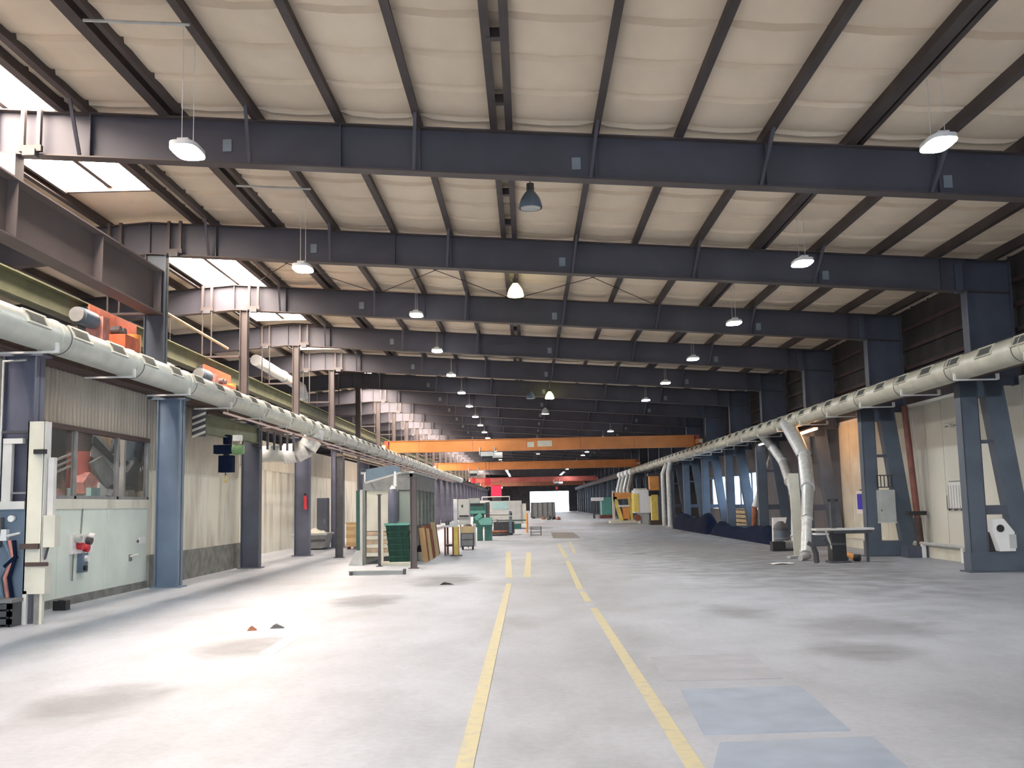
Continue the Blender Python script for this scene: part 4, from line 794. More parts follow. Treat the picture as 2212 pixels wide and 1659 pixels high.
# planks leaning in the booth side
y0 = g(905, 1216).y
for k, (px, w, h, m) in enumerate(((908, .16, 1.0, 'wood'), (918, .13, 1.05, 'rust'), (926, .16, .95, 'wood_pale'), (935, .15, 1.05, 'wood_red'), (943, .12, .9, 'wood_red'), (951, .15, 1.1, 'wood_pale'), (959, .10, 1.0, 'cream'), (966, .07, 1.0, 'wood_red'))):
    p = aY(px, 1150, y0+.3+k*.72); x = BXR+.24+w/2
    OB('wood_plank', ('tan plank beside the black tub', 'rusty brown plank between two tan ones', 'wide pale plank with yellowish foot', 'reddish plank next to the wide pale one', 'short reddish plank', 'tallest pale plank', 'thin cream plank', 'thin dark red plank at the end of the row')[k]+', leaning on the booth', 'plank', m,
       MB().hexa([(x-w/2, p.y-.02, 0), (x+w/2, p.y-.02, 0), (x+w/2, p.y+.03, 0), (x-w/2, p.y+.03, 0), (x-w/2-.14, p.y+.13, h), (x+w/2-.14, p.y+.13, h), (x+w/2-.14, p.y+.18, h), (x-w/2-.14, p.y+.18, h)]), (x, p.y, 0))
p = g(911, 1212); t = TH('plastic_tub', 'small cream tub with black lid in front of the planks', 'tub', (p.x, p.y, 0)); PT(t, 'tub_body', 'cream', MB().lathe((p.x, p.y, 0), [(.10, 0), (.14, .06), (.15, .28)], 14)); PT(t, 'lid', 'black', MB().lathe((p.x, p.y, .28), [(.16, 0), (.16, .05), (.10, .2)], 14))
# white workbench, bollard post
Y = 33.9; x0, x1, z0, z1 = pr(957, 1126, 984, 1136, Y)
t = TH('work_bench', 'white topped workbench with dark legs beside the white and yellow post', 'bench', ((x0+x1)/2, Y, 0)); PT(t, 'bench_top', 'plastic_white', MB().box(x0, x1-.05, Y, Y+1.2, .93, 1.0))
for xx in (x0+.03, x1-.12):
    for yy in (Y+.03, Y+1.1): PT(t, 'leg', 'wood_red', MB().box(xx, xx+.06, yy, yy+.06, 0, .93))
PT(t, 'lower_shelf', 'dark_brown', MB().box(x0+.03, x1-.06, Y+.05, Y+1.15, .3, .34)); 
t = TH('vise', 'small bench vise with white cloth on the white workbench', 'vise', ((x0+x1)/2-.05, Y+.4, 1)); PT(t, 'jaw', 'dark_grey', MB().box(x0+.06, x0+.2, Y+.2, Y+.45, 1.0, 1.12)); PT(t, 'screw', 'mid_grey', MB().tube([(x0+.13, Y+.05, 1.06), (x0+.13, Y+.3, 1.06)], .025, 8)); PT(t, 'cloth', 'plastic_white', MB().box(x0+.2, x0+.36, Y+.2, Y+.4, 1.0, 1.07))
b = g(986, 1201)
t = TH('marker_post', 'square post painted white above and yellow below beside the aisle', 'post', (b.x, b.y, 0)); top = aY(986, 1078, b.y).z
PT(t, 'white_upper', 'plastic_white', MB().box(b.x-.075, b.x+.05, b.y-.06, b.y+.06, .95, top)); PT(t, 'yellow_lower', 'yellow', MB().box(b.x-.075, b.x+.05, b.y-.061, b.y+.06, 0.03, .95)); PT(t, 'foot_plate', 'dark_grey', MB().box(b.x-.18, b.x+.18, b.y-.16, b.y+.16, 0, .03)); PT(t, 'wood_fender', 'wood', MB().box(b.x+.05, b.x+.10, b.y-.05, b.y+.05, .03, .95))
# control cabinet and trolley
Y = 39.6; x0, x1, z0, z1 = pr(990, 1078, 1014, 1120, Y)
t = TH('control_cabinet', 'light grey control cabinet on a stand behind the marker post', 'cabinet', ((x0+x1)/2, Y, 0)); PT(t, 'case', 'light_grey', MB().box(x0, x1, Y, Y+.35, z0, z1)); PT(t, 'cabinet_door', 'light_grey', MB().box(x0+.02, x1-.02, Y-.02, Y, z0+.02, z1-.02)); PT(t, 'switch', 'black', MB().box(x0+.13, x0+.19, Y-.05, Y-.02, z0+.42, z0+.52)); PT(t, 'tool_rail', 'black', MB().box(x0+.04, x1-.04, Y-.06, Y-.02, z0+.06, z0+.12)); PT(t, 'stand_leg', 'mid_grey', MB().box(x0+.05, x0+.1, Y+.1, Y+.2, 0, z0)); PT(t, 'stand_leg', 'mid_grey', MB().box(x1-.1, x1-.05, Y+.1, Y+.2, 0, z0)); PT(t, 'lower_unit', 'light_grey', MB().box(x0+.02, x1+.02, Y+.05, Y+.3, z0-.25, z0))
Y = g(1012, 1188).y; x0, x1, z0, z1 = pr(996, 1137, 1023, 1188, Y)
t = TH('tool_trolley', 'dark grey tool trolley with a yellow and white top section', 'trolley', ((x0+x1)/2, Y, 0)); PT(t, 'cart_body', 'dark_grey', MB().box(x0, x1, Y, Y+.6, .12, .62)); PT(t, 'yellow_section', 'wood_pale', MB().box(x0, x1, Y+.01, Y+.6, .62, .86)); PT(t, 'drawer', 'mid_grey', MB().box(x0+.03, x1-.03, Y-.015, Y, .16, .36)); PT(t, 'drawer', 'mid_grey', MB().box(x0+.03, x1-.03, Y-.015, Y, .39, .59)); PT(t, 'push_handle', 'white_steel', MB().tube([(x1+.06, Y, .1), (x1+.06, Y, .92), (x1, Y, .92)], .03, 8)); PT(t, 'tool_heap', 'dark_grey', MB().lathe(((x0+x1)/2, Y+.3, .86), [(.18, 0), (.14, .06), (.03, .1)], 10))
for xx in (x0+.05, x1-.05):
    for yy in (Y+.08, Y+.5): PT(t, 'castor', 'black', MB().tube([(xx-.02, yy, .06), (xx+.02, yy, .06)], .06, 10))
# green machine
Y = g(1045, 1168).y; x0, x1, z0, z1 = pr(1013, 1085, 1062, 1168, Y)
t = TH('planing_machine', 'green cast machine with mint chute and grey motor housing', 'machine', ((x0+x1)/2, Y, 0))
PT(t, 'pedestal', 'machine_green', MB().box(x0+.38, x0+.62, Y, Y+.6, 0, .75)); PT(t, 'pedestal', 'machine_green', MB().box(x0+.72, x1-.02, Y+.05, Y+.7, 0, .65)); PT(t, 'bed', 'machine_green', MB().box(x0+.2, x1, Y-.05, Y+.9, .62, .9)); PT(t, 'chute', 'machine_mint', MB().hexa([(x0+.55, Y-.12, .72), (x1, Y-.12, .72), (x1, Y+.2, .72), (x0+.55, Y+.2, .72), (x0+.35, Y-.05, 1.05), (x1, Y-.05, 1.05), (x1, Y+.3, 1.05), (x0+.35, Y+.3, 1.05)]))
PT(t, 'head', 'machine_green', MB().box(x0, x0+.82, Y+.1, Y+.8, 1.2, 1.72)); PT(t, 'head_cover', 'machine_mint', MB().box(x0+.02, x0+.78, Y+.06, Y+.1, 1.24, 1.38)); PT(t, 'head_slot', 'black', MB().box(x0+.02, x0+.7, Y+.07, Y+.1, 1.6, 1.7)); PT(t, 'motor_housing', 'light_grey', MB().box(x0, x0+.5, Y+.15, Y+.7, 1.72, 1.95)); PT(t, 'column', 'dark_grey', MB().box(x0+.78, x0+.96, Y+.15, Y+.5, .9, 1.75)); PT(t, 'side_leg', 'mid_grey', MB().box(x0+.2, x0+.3, Y-.02, Y+.1, 0, .62)); PT(t, 'neck', 'machine_green', MB().box(x0+.2, x0+.7, Y+.3, Y+.7, .9, 1.2)); PT(t, 'guard', 'machine_mint', MB().bar((x0+.3, Y-.1, 1.0), (x0+.6, Y-.1, 1.2), .1, .2))
# roller frame with blue uprights
Y = 55.0; x0, x1, z0, z1 = pr(1050, 1098, 1106, 1152, Y)
t = TH('roller_frame', 'roller conveyor frame with white rails and dark blue uprights', 'conveyor', ((x0+x1)/2, Y, 0))
for xx in (x0+.1, x1-.1): PT(t, 'upright', 'machine_blue', MB().box(xx-.07, xx+.07, Y, Y+.1, 0, 1.3)); PT(t, 'foot', 'black', MB().box(xx-.12, xx+.12, Y-.2, Y+.4, 0, .12))
for z, m in ((1.28, 'white_steel'), (1.0, 'cream'), (.78, 'mid_grey')): PT(t, 'rail', m, MB().box(x0, x1, Y-.03, Y+.03, z, z+.05))
for k in range(7): PT(t, 'roller', 'light_grey', MB().tube([(x0+.1, Y+.15+k*.22, 1.1), (x1-.1, Y+.15+k*.22, 1.1)], .06, 10))
PT(t, 'side_rail', 'mid_grey', MB().box(x0+.02, x0+.08, Y, Y+1.7, 1.02, 1.18)); PT(t, 'side_rail', 'mid_grey', MB().box(x1-.08, x1-.02, Y, Y+1.7, 1.02, 1.18)); PT(t, 'rear_leg', 'machine_blue', MB().box(x0+.03, x0+.1, Y+1.6, Y+1.7, 0, 1.05)); PT(t, 'rear_leg', 'machine_blue', MB().box(x1-.1, x1-.03, Y+1.6, Y+1.7, 0, 1.05)); PT(t, 'gear_unit', 'dark_grey', MB().box(x0+.4, x1+.1, Y+.2, Y+.9, .08, .7))
t = TH('coil_ring', 'dark rusty metal ring lying below the roller frame', 'ring', ((x0+x1)/2-.1, Y-.9, 0)); ppts = [((x0+x1)/2-.1+.55*math.cos(a*math.pi/8), Y-.9+.45*math.sin(a*math.pi/8), .09) for a in range(17)]; PT(t, 'hoop', 'dark_grey', MB().tube(ppts, .08, 8)); PT(t, 'hoop', 'rust', MB().tube([(p[0], p[1], p[2]+.13) for p in ppts], .05, 8))
# long pale machine block
Y = 68.0; x0, x1, z0, z1 = pr(1055, 1081, 1136, 1140, Y)
ZENC = z1
t = TH('machine_enclosure', 'long pale grey-green machine enclosure with cream end board', 'machine', ((x0+x1)/2, Y, 0)); PT(t, 'case', 'light_grey', MB().box(x0, x1-.3, Y, Y+3.2, .35, z1)); PT(t, 'front_panel', 'teal', MB().box(x0+.3, x0+1.3, Y-.02, Y, 1.3, z1-.05)); PT(t, 'front_panel', 'light_grey', MB().box(x0+1.35, x1-.35, Y-.02, Y, .5, z1-.05)); PT(t, 'end_board', 'cream', MB().box(x1-.3, x1, Y+.1, Y+3.0, .35, z1-.2)); PT(t, 'base', 'machine_green', MB().box(x0+.5, x1-.35, Y+.02, Y+3, 0, .4)); PT(t, 'handrail', 'white_steel', MB().tube([(x0-.4, Y+.3, z1+.28), (x1-1.1, Y+.3, z1+.28), (x1-1.1, Y+.3, z1-.02)], .03, 8)); PT(t, 'handrail', 'white_steel', MB().tube([(x0-.4, Y+.3, z1+.28), (x0-.4, Y+.3, 0)], .03, 8)); PT(t, 'top_box', 'white_steel', MB().box(x0-.6, x0+.1, Y+.4, Y+1, 0, z1+.05))
Y = 68.5; x0, x1, z0, z1 = pr(1061, 1050, 1083, 1076, Y)
t = TH('red_hopper', 'bright red box standing on top of the pale machine enclosure', 'hopper', ((x0+x1)/2, Y, z0)); PT(t, 'box_body', 'sign_red', MB().box(x0, x1, Y, Y+.6, ZENC+.28, z1)); PT(t, 'lid', 'hook_red', MB().box(x0+.05, x1-.05, Y+.05, Y+.55, z1, z1+.1)); PT(t, 'leg', 'dark_grey', MB().box(x0+.05, x1-.05, Y+.1, Y+.5, ZENC, ZENC+.3))
b = g(1139, 1151)
t = TH('guard_post', 'slim orange guard post with a cream cap at the aisle', 'post', (b.x, b.y, 0)); PT(t, 'shaft', 'orange', MB().tube([(b.x, b.y, 0), (b.x, b.y, 1.15)], .06, 10)); PT(t, 'cap', 'cream', MB().box(b.x-.05, b.x+.16, b.y-.06, b.y+.06, 1.1, 1.25)); PT(t, 'chain_bar', 'post_green', MB().tube([(b.x-1.7, b.y, .72), (b.x, b.y, .72)], .035, 8)); PT(t, 'far_shaft', 'dark_grey', MB().tube([(b.x-1.7, b.y, 0), (b.x-1.7, b.y, .8)], .04, 8))
b = g(1147, 1157); b2 = g(1169, 1157)
t = TH('wire_rack', 'low grey wire rack standing in the middle of the aisle', 'rack', ((b.x+b2.x)/2, b.y, 0))
for z in (.02, .17, .31, .44): PT(t, 'rung', 'mid_grey', MB().tube([(b.x, b.y, z), (b2.x, b.y, z)], .018, 6)); PT(t, 'rung', 'mid_grey', MB().tube([(b.x, b.y+.5, z), (b2.x, b.y+.5, z)], .018, 6))
for xx in (b.x, b2.x):
    for yy in (b.y, b.y+.5): PT(t, 'upright', 'dark_grey', MB().tube([(xx, yy, 0), (xx, yy, .46)], .022, 6))
    PT(t, 'cross_bar', 'mid_grey', MB().tube([(xx, b.y, .44), (xx, b.y+.5, .44)], .018, 6))
Y = 114; x0, x1, z0, z1 = pr(1147, 1084, 1205, 1120, Y)
t = TH('steel_container', 'dark grey open steel container in the aisle before the bright door', 'container', ((x0+x1)/2, Y, 0)); PT(t, 'front_wall', 'mid_grey', MB().box(x0, x1-.3, Y, Y+.06, .12, z1)); PT(t, 'side_wall', 'mid_grey', MB().hexa([(x0, Y, .12), (x0+.06, Y, .12), (x0+.06, Y+4, .12), (x0, Y+4, .12), (x0, Y, z1), (x0+.06, Y, z1), (x0+.06, Y+4, z1), (x0, Y+4, z1)])); PT(t, 'side_wall', 'dark_grey', MB().box(x1-.36, x1-.3, Y, Y+4, .12, z1)); PT(t, 'back_wall', 'dark_grey', MB().box(x0, x1-.3, Y+3.95, Y+4, .12, z1)); PT(t, 'bottom', 'dark_grey', MB().box(x0, x1-.3, Y, Y+4, .1, .16))
for k in range(5): PT(t, 'rib', 'dark_grey', MB().box(x0+.15+k*.55, x0+.25+k*.55, Y-.05, Y, .15, z1-.05))
PT(t, 'skid', 'black', MB().box(x0+.2, x0+.5, Y+.05, Y+3.9, 0, .1)); PT(t, 'skid', 'black', MB().box(x1-.9, x1-.6, Y+.05, Y+3.9, 0, .1))
for k, px in enumerate((1174, 1186, 1196, 1206)):
    b = g(px, 1122+k%2); OB('scrap_piece', ('low red-brown scrap lump before the grey container', 'tallest dark scrap lump before the grey container', 'flat dark scrap lump before the grey container', 'dark scrap lump at the container corner')[k], 'scrap', ('rust', 'dark_grey', 'black', 'wood_red')[k], MB().lathe((b.x, b.y, 0), [(.2, 0), (.24, .12), (.15, .25+.12*(k == 1)), (.05, .32+.12*(k == 1))], 7), (b.x, b.y, 0))
# loose bits on the near floor
for nm, lab, px, py, w, m in (('floor_debris', 'dark scrap of rubber on the floor near the white patch', 600, 1357, .10, 'dark_grey'), ('floor_debris', 'small brown splinter on the floor near the rubber scrap', 545, 1362, .06, 'rust'), ('floor_debris', 'flat dark leaf of debris on the floor left of the yellow line', 966, 1263, .16, 'black')):
    b = g(px, py); OB(nm, lab, 'debris', m, MB().hexa([(b.x-w, b.y-.06, 0), (b.x+w, b.y-.03, 0), (b.x+w*.7, b.y+.1, 0), (b.x-w*.6, b.y+.08, 0), (b.x-w*.5, b.y-.02, .05), (b.x+w*.4, b.y, .03), (b.x+w*.3, b.y+.05, .03), (b.x-w*.3, b.y+.05, .06)]), (b.x, b.y, 0))

# ================================================================== RIGHT SIDE OBJECTS
Y = F2-.18
x0, x1, z0, z1 = pr(2140, 1120, 2178, 1190, Y)
t = TH('paper_dispenser', 'white paper dispenser with dark opening held in the column base', 'dispenser', ((x0+x1)/2, Y, z0)); PT(t, 'shell', 'plastic_white', MB().prism([(x0+.1, z0), (x1, z0), (x1, z0+.4), (x0+.22, z1), (x0, z1), (x0-.02, z0+.45)], Y-.24, Y-.02)); PT(t, 'opening', 'black', MB().tube([((x0+.13), Y-.26, z0+.48), (x0+.13, Y-.23, z0+.48)], .08, 14)); PT(t, 'side_flap', 'light_grey', MB().box(x1-.12, x1+.02, Y-.26, Y-.24, z0+.06, z0+.35)); PT(t, 'back_plate', 'black', MB().box(x0-.02, x0+.16, Y-.02, Y+.02, z0-.02, z0+.4))
t = TH('wall_rack', 'white wire document rack with hooks beside the near column', 'rack', (XR-.1, 25.9, 1.3)); ya, yb = 25.3, 26.7
PT(t, 'back_sheet', 'plastic_white', MB().box(XR-.075, XR-.05, ya+.1, yb-.1, 1.32, 1.98)); PT(t, 'frame_rod', 'mid_grey', MB().tube([(XR-.1, ya, 1.3), (XR-.1, yb, 1.3), (XR-.1, yb, 1.65)], .012, 6)); PT(t, 'frame_rod', 'mid_grey', MB().tube([(XR-.1, ya, 2.0), (XR-.1, yb-.2, 2.0)], .012, 6))
for k in range(8): PT(t, 'wire', 'mid_grey', MB().tube([(XR-.10, ya+.12+k*.165, 1.3), (XR-.10, ya+.12+k*.165, 1.9)], .006, 5))
for k in range(4): PT(t, 'hook', 'dark_grey', MB().tube([(XR-.05, ya+.1+k*.38, 1.3), (XR-.14, ya+.1+k*.38, 1.28)], .025, 6))
t = TH('air_tap', 'small chrome air tap high on the wall beside the near column', 'tap', (XR-.1, 26.1, 3.35)); PT(t, 'pipe', 'mid_grey', MB().tube([(XR-.06, 26.6, 3.42), (XR-.06, 25.2, 3.40)], .015, 6)); PT(t, 'body', 'white_steel', MB().tube([(XR-.05, 26.1, 3.40), (XR-.16, 26.1, 3.40)], .05, 10)); PT(t, 'lever', 'white_steel', MB().tube([(XR-.14, 26.1, 3.45), (XR-.14, 26.4, 3.5)], .015, 6))
Y = F3-.17; x0, x1, z0, z1 = pr(1897, 1058, 1926, 1128, Y)
t = TH('wall_cabinet', 'narrow grey-white cabinet fixed on the second two-legged column', 'cabinet', ((x0+x1)/2, Y, z0)); PT(t, 'case', 'light_grey', MB().box(x0, x1, Y-.25, Y+.01, z0, z1)); PT(t, 'cabinet_door', 'light_grey', MB().box(x0+.015, x1-.015, Y-.265, Y-.25, z0+.02, z1-.02)); PT(t, 'bottom_tray', 'cream', MB().box(x0-.01, x1+.01, Y-.27, Y+.01, z0-.03, z0)); PT(t, 'hinge', 'dark_grey', MB().box(x0+.02, x0+.04, Y-.28, Y-.265, z0+.3, z0+.36))
t = TH('hazard_mesh', 'dark mesh guard above the cabinet on the second two-legged column', 'guard', ((x0+x1)/2, Y, z1+.05)); zz0, zz1 = z1+.06, z1+.42
PT(t, 'mesh_frame', 'dark_grey', MB().box(x0+.02, x1+.06, Y-.04, Y+.01, zz0, zz0+.03).box(x0+.02, x1+.06, Y-.04, Y+.01, zz1-.03, zz1))
for k in range(5): PT(t, 'bar', 'black', MB().box(x0+.03+k*.1, x0+.045+k*.1, Y-.03, Y+.01, zz0, zz1))
# red pipe post leaning beside the second column
a, b = aX(1957, 868, 10.55), g(1994, 1172); b = Vector((10.68, a.y-.2, .3))
t = TH('red_pipe', 'upright red pipe with a black clamp beside the second two-legged column', 'pipe', (b.x, b.y, 0)); top = Vector((10.42, b.y, 4.12)); bot = Vector((10.62, b.y, .30))
PT(t, 'pipe_run', 'pipe_red', MB().tube([bot, top], .085, 14)); PT(t, 'lower_sleeve', 'dark_brown', MB().tube([bot, bot+(top-bot)*.20], .10, 14)); q = bot+(top-bot)*.23; PT(t, 'clamp', 'black', MB().box(q.x-.26, q.x+.22, q.y-.12, q.y+.12, q.z-.05, q.z+.06)); PT(t, 'foot_block', 'column_dark', MB().box(bot.x-.45, bot.x+.16, bot.y-.25, bot.y+.25, 0, .30)); PT(t, 'side_rod', 'white_steel', MB().tube([bot+Vector((.2, .05, 0)), top+Vector((.2, .05, -.2))], .018, 6))
t = TH('floor_pipe', 'pale pipe on short white feet along the right wall curb', 'pipe', (10.45, 26, 0)); PT(t, 'pipe_run', 'light_grey', MB().tube([(10.6, F2+.5, .38), (10.6, F3-.6, .38)], .045, 10))
for y in (F2+1.2, F2+2.9, F3-1.2): PT(t, 'foot', 'plastic_white', MB().box(10.55, 10.65, y-.06, y+.06, 0, .36))
# notice in its frame
t = TH('notice_board', 'blue and white notice on the cream wall by the second column', 'sign', (XR-.06, 33.6, 1.2)); PT(t, 'board', 'plastic_white', MB().box(XR-.075, XR-.05, 33.0, 34.1, 1.1, 1.85)); PT(t, 'blue_print', 'sign_blue', MB().box(XR-.08, XR-.075, 33.35, 34.0, 1.25, 1.75)); PT(t, 'clip', 'mid_grey', MB().box(XR-.09, XR-.07, 33.5, 33.7, 1.85, 1.9))
# saw table
b = g(1812, 1216); Y = b.y
x0, x1, z0, z1 = pr(1762, 1138, 1888, 1150, Y)
t = TH('saw_table', 'long white topped saw table on a black pedestal near the silver ducts', 'saw table', (b.x, Y, 0)); zt = aY(1812, 1143, Y).z
PT(t, 'table_top', 'white_steel', MB().box(x0, x1, Y-.02, Y+.42, zt-.03, zt+.02)); PT(t, 'apron', 'dark_grey', MB().box(x0+.45, x1-.05, Y+.0, Y+.40, zt-.12, zt-.03)); PT(t, 'pedestal', 'black', MB().box(b.x-.16, b.x+.2, Y-.05, Y+.35, .03, zt-.1)); PT(t, 'pedestal_foot', 'dark_grey', MB().box(b.x-.22, b.x+.28, Y-.12, Y+.4, 0, .05)); PT(t, 'front_cover', 'dark_grey', MB().box(b.x-.19, b.x+.18, Y-.09, Y-.05, .45, .50)); PT(t, 'lever', 'dark_grey', MB().tube([(b.x-.16, Y, .42), (b.x-.36, Y-.05, .62)], .03, 8)); PT(t, 'strut', 'light_grey', MB().bar((b.x-.16, Y-.02, .35), (b.x-.30, Y-.02, zt), .05, .04)); PT(t, 'tray', 'plastic_white', MB().box(x0+.02, x0+.35, Y+.05, Y+.4, zt-.14, zt-.1)); PT(t, 'end_leg', 'dark_grey', MB().box(x1-.12, x1-.06, Y+.3, Y+.36, 0, zt-.1))
PT(t, 'blade_guard', 'dark_grey', MB().box(b.x-.1, b.x+.02, Y+.1, Y+.2, zt+.02, zt+.75)); PT(t, 'guard_arm', 'black', MB().box(b.x-.16, b.x+.1, Y+.12, Y+.18, zt+.7, zt+.76))
p = g(1838, 1212); q = g(1852, 1220)
t = TH('suction_nozzle', 'orange nozzle with black mouth on the floor by the saw table', 'nozzle', (p.x, p.y, 0)); PT(t, 'orange_tube', 'orange', MB().tube([(p.x-.10, p.y+.1, .20), (p.x+.08, p.y-.05, .09)], [.06, .08], 12)); PT(t, 'mouth', 'black', MB().tube([(p.x+.08, p.y-.05, .09), (p.x+.2, p.y-.14, .09)], [.09, .085], 12)); PT(t, 'rest', 'dark_grey', MB().box(p.x-.14, p.x-.04, p.y+.05, p.y+.15, 0, .15))
# dust collector cluster
b = g(1684, 1191); t = TH('motor_unit', 'black motor block with grey drum on the floor behind the ducts', 'motor', (b.x, b.y, 0)); PT(t, 'block', 'black', MB().box(b.x-.20, b.x+.20, b.y, b.y+.4, .02, .30)); PT(t, 'drum', 'mid_grey', MB().tube([(b.x+.2, b.y+.2, .17), (b.x+.75, b.y+.2, .17)], [.16, .12], 16)); PT(t, 'foot', 'dark_grey', MB().box(b.x-.22, b.x+.7, b.y+.05, b.y+.35, 0, .03)); PT(t, 'drum_cap', 'light_grey', MB().tube([(b.x+.75, b.y+.2, .17), (b.x+.80, b.y+.2, .17)], .08, 12))
Y = 33.6; x0, x1, z0, z1 = pr(1672, 1130, 1702, 1180, Y)
t = TH('dust_drum', 'dark green-grey drum with domed lid beside the slim duct', 'drum', ((x0+x1)/2, Y, 0)); PT(t, 'drum_body', 'column_slate', MB().lathe(((x0+x1)/2, Y, 0), [(.24, 0), (.24, .62), (.22, .66)], 16)); PT(t, 'lid', 'dark_grey', MB().lathe(((x0+x1)/2, Y, .66), [(.25, 0), (.22, .12), (.08, .26)], 16)); PT(t, 'hoop', 'mid_grey', MB().lathe(((x0+x1)/2, Y, .35), [(.25, 0), (.25, .04)], 16))
Y = 34.9; x0, x1, z0, z1 = pr(1671, 1118, 1690, 1175, Y)
OB('wrapped_pole', 'lilac-white wrapped bundle standing behind the dust drum', 'bundle', 'floor_patch_white', MB().hexa([(x0, Y, 0), (x0+.22, Y, 0), (x0+.22, Y+.2, 0), (x0, Y+.2, 0), (x0+.03, Y, z1), (x1+.15, Y, z1), (x1+.15, Y+.2, z1), (x0+.03, Y+.2, z1)]), (x0, Y, 0))
Y = 30.2; x0, x1, z0, z1 = pr(1716, 1022, 1730, 1195, Y)
OB('standing_board', 'tall narrow cream board standing behind the wide silver duct', 'board', 'cream', MB().hexa([(x0, Y, 0), (x1, Y, 0), (x1, Y+.06, 0), (x0, Y+.06, 0), (x0-.02, Y+.1, z1), (x1-.05, Y+.1, z1), (x1-.05, Y+.16, z1), (x0-.02, Y+.16, z1)]), (x0, Y, 0))
b = g(1757, 1217)
OB('tyre_half', 'dark curved rubber guard standing at the foot of the wide duct', 'guard', 'dark_grey', MB().tube([(b.x-.12, b.y, .52), (b.x, b.y-.02, .46), (b.x+.07, b.y-.02, .26), (b.x+.09, b.y, .02)], [.05, .06, .07, .07], 8), (b.x, b.y, 0))
b = g(1690, 1219); OB('paper_sheet', 'crumpled white paper on the floor in front of the silver ducts', 'paper', 'plastic_white', MB().grid(lambda u, v: (b.x-.3+u*.6, b.y-.25+v*.5+.2*u, .012+.02*abs(math.sin(4*u+3*v))), 6, 5).grid(lambda u, v: (b.x-.3+u*.6, b.y-.25+v*.5+.2*u, .002), 2, 2), (b.x, b.y, 0))
b = g(1715, 1205); OB('floor_bracket', 'bent grey steel bracket lying by the wide duct foot', 'bracket', 'light_grey', MB().bar((b.x-.2, b.y-.2, .03), (b.x+.25, b.y+.1, .05), .12, .05).bar((b.x+.25, b.y+.1, .03), (b.x+.3, b.y+.3, .22), .12, .04), (b.x, b.y, 0))
# leaning white tube with red foot between columns
Y = 44.5; a, c = aY(1664, 982, Y), aY(1630, 1095, Y)
t = TH('leaning_tube', 'white tube with red foot leaning between the right columns', 'tube', (c.x, Y, 0)); PT(t, 'tube_body', 'plastic_white', MB().tube([a, c], [.05, .13], 12)); PT(t, 'red_foot', 'rust', MB().tube([c, Vector((c.x-.12, Y, .0))], [.12, .08], 10)); PT(t, 'cross_leg', 'pipe_red', MB().bar(c, (c.x+.45, Y, .0), .08, .08))
# navy tarpaulin rows along the wall
def tarp(label, y0, y1, x0, x1, h, seed):
    rnd = random.Random(seed); ph = [rnd.uniform(0, 6) for _ in range(4)]; n = 26
    def top(u, v): return max(.02, h*(math.sin(math.pi*min(1, max(0, v)))**.35)*(.85+.15*math.sin(7*u+ph[0])+.06*math.sin(23*u+ph[1]+3*v)))*(min(1, u*9, (1-u)*9)**.5)
    mb = MB().grid(lambda u, v: (x0+(x1-x0)*v, y0+(y1-y0)*u, top(u, v) if 0 < v < 1 and 0 < u < 1 else 0.0), n, 10)
    return OB('tarpaulin_heap', label, 'tarpaulin', 'tarp_navy', mb, ((x0+x1)/2, (y0+y1)/2, 0))
tarp('long low navy tarpaulin heap before the two-legged columns', 37.2, 49.6, 8.68, 9.37, .66, 1)
tarp('high domed navy tarpaulin heap before the bright windows', 49.9, 62.0, 8.62, 9.37, 1.0, 3)
t = TH('pallet_stack', 'stack of pale wooden pallets under the bright windows', 'pallets', (10.6, 51.5, 0)); PT(t, 'bearer', 'wood', MB().box(10.5, 10.72, 49.6, 49.75, 0, 1.35)); PT(t, 'bearer', 'wood', MB().box(10.5, 10.72, 53.2, 53.35, 0, 1.35))
for k in range(6): PT(t, 'slat', 'wood_pale', MB().box(10.47, 10.5, 49.5, 53.5, .12+k*.21, .26+k*.21))
# far right machines in the side aisle
Y = 72; x0, x1, z0, z1 = pr(1404, 1020, 1422, 1122, Y)
t = TH('robot_arm', 'tall orange machine column with a dark elbow below the right duct', 'robot', ((x0+x1)/2, Y, 0)); PT(t, 'pillar', 'yellow', MB().box(x0+.15, x1-.1, Y, Y+.6, .3, 2.1)); PT(t, 'upper_arm', 'orange', MB().box(x0+.05, x1, Y-.1, Y+.5, 2.4, 3.4)); PT(t, 'elbow', 'black', MB().tube([(x0, Y+.2, 2.25), (x1, Y+.2, 2.25)], .25, 14)); PT(t, 'foot', 'dark_brown', MB().box(x0, x1+.1, Y-.2, Y+.9, 0, .32)); PT(t, 'head_cap', 'dark_grey', MB().box(x0-.05, x1+.05, Y-.1, Y+.5, 3.4, 3.6))
Y = 76; x0, x1, z0, z1 = pr(1372, 1058, 1404, 1118, Y)
t = TH('white_machine', 'white machine cabinet with yellow side beside the orange column', 'machine', ((x0+x1)/2, Y, 0)); PT(t, 'case', 'plastic_white', MB().box(x0, x1, Y, Y+2, .8, z1)); PT(t, 'yellow_side', 'yellow', MB().box(x0-.05, x0+.3, Y-.05, Y+1.8, .9, z1-.25)); PT(t, 'lower_case', 'light_grey', MB().box(x0+.4, x1-.1, Y+.1, Y+1.9, 0, .8)); PT(t, 'wheel', 'wood_red', MB().tube([(x0+.2, Y-.1, .45), (x0+.2, Y+.2, .45)], .24, 16)); PT(t, 'top_hood', 'cream', MB().box(x0+.1, x1-.2, Y+.2, Y+1.6, z1, z1+.12))
Y = 80.5; x0, x1, z0, z1 = pr(1326, 1062, 1372, 1112, Y)
t = TH('frame_machine', 'open orange-yellow machine frame with white rail beside the white machine', 'machine', ((x0+x1)/2, Y, 0))
for a, b_ in ((x0+.1, x0+.6), (x1-.5, x1-.3)): PT(t, 'frame_leg', 'yellow', MB().bar((a, Y, z1-.4), (b_, Y, .2), .2, .3))
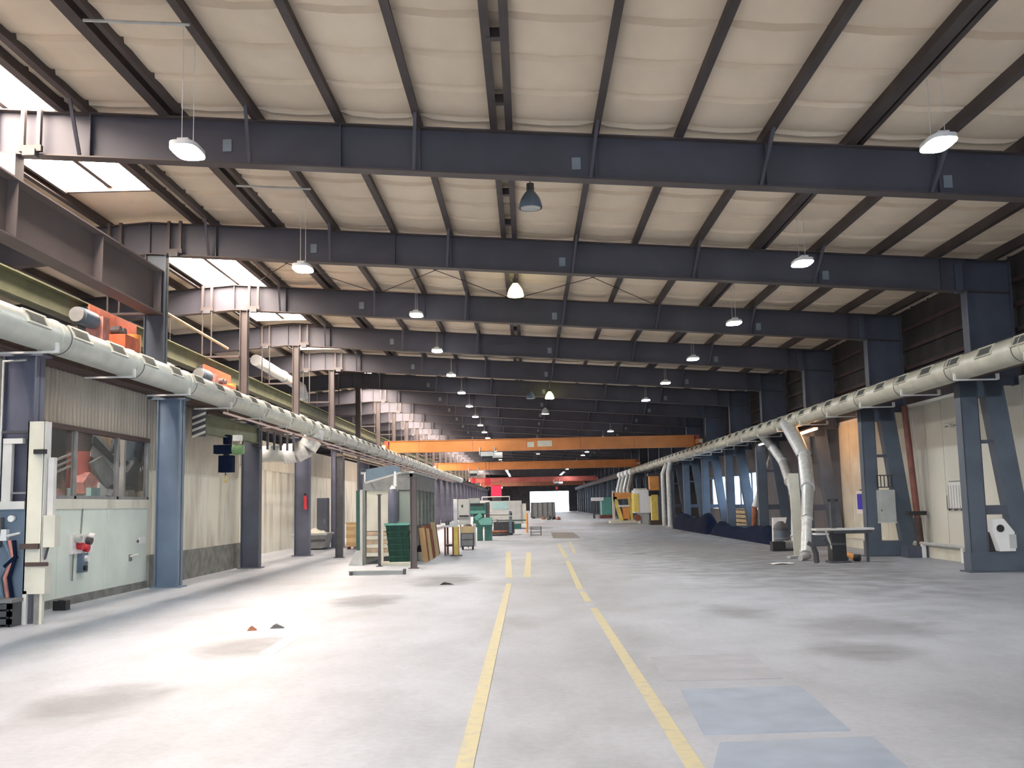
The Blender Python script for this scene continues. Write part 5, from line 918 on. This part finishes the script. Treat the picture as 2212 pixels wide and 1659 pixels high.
PT(t, 'top_beam', 'orange', MB().box(x0, x1, Y-.1, Y+1, z1-.55, z1-.05)); PT(t, 'white_rail', 'plastic_white', MB().box(x0+.3, x1-.2, Y-.12, Y-.02, 1.25, 1.4)); PT(t, 'inner_block', 'wood_red', MB().box(x0+.5, x1-.6, Y+.2, Y+1, .2, 1.1)); PT(t, 'drive', 'orange', MB().box(x1-1.0, x1-.5, Y+.0, Y+.5, .3, 1.3)); PT(t, 'platform', 'cream', MB().box(x0-.3, x1+.1, Y-.5, Y+1.6, 0, .2)); PT(t, 'post', 'cream', MB().box(x0-.1, x0+.1, Y-.1, Y+.1, .2, z1+.1))
Y = 105; x0, x1, z0, z1 = pr(1292, 1074, 1320, 1110, Y)
t = TH('mint_tank', 'pale green machine tank with white hood far down the right side', 'tank', ((x0+x1)/2, Y, 0)); PT(t, 'tank_body', 'machine_mint', MB().box(x0+.4, x1, Y, Y+2.2, .35, z1)); PT(t, 'tank_base', 'pipe_red', MB().box(x0+.2, x1+.2, Y-.1, Y+2.4, 0, .35)); PT(t, 'hood', 'plastic_white', MB().box(x0-.6, x0+.6, Y-.2, Y+1.2, z1-.35, z1)); PT(t, 'leg', 'dark_grey', MB().box(x0-.5, x0-.3, Y, Y+.2, 0, z1-.35))
# vertical silver pipes dropping from the duct's end
for k, (px, lab) in enumerate(((1434, 'pair of grey drop pipes'), (1446, 'bright drop pipe with a foot'))):
    p = aY(px, 1075, 66.5-1.5*k); OB('drop_pipe', lab+' below the right air duct far down the hall', 'pipe', 'galvanised_bright' if k else 'galvanised', MB().tube([(p.x, p.y, 0), (p.x, p.y, 3.4), (9.1, p.y-.2, 4.1)], .16, 12).box(p.x-.25, p.x+.25, p.y-.25, p.y+.25, 0, .06), (p.x, p.y, 0))
t = TH('branch_duct', 'row of pale slanting branch ducts above the orange machine frame', 'duct', (10, 100, 3))
for k in range(4): y = 89+3.6*k; PT(t, 'branch', 'galvanised', MB().tube([(9.15, y, 4.15), (8.7, y-.9, 2.7), (8.7, y-.9, 1.9)], .2, 12)); PT(t, 'cap', 'plastic_white', MB().tube([(9.1, y-1.1, 4.25), (9.1, y+1.1, 4.25)], .27, 14))
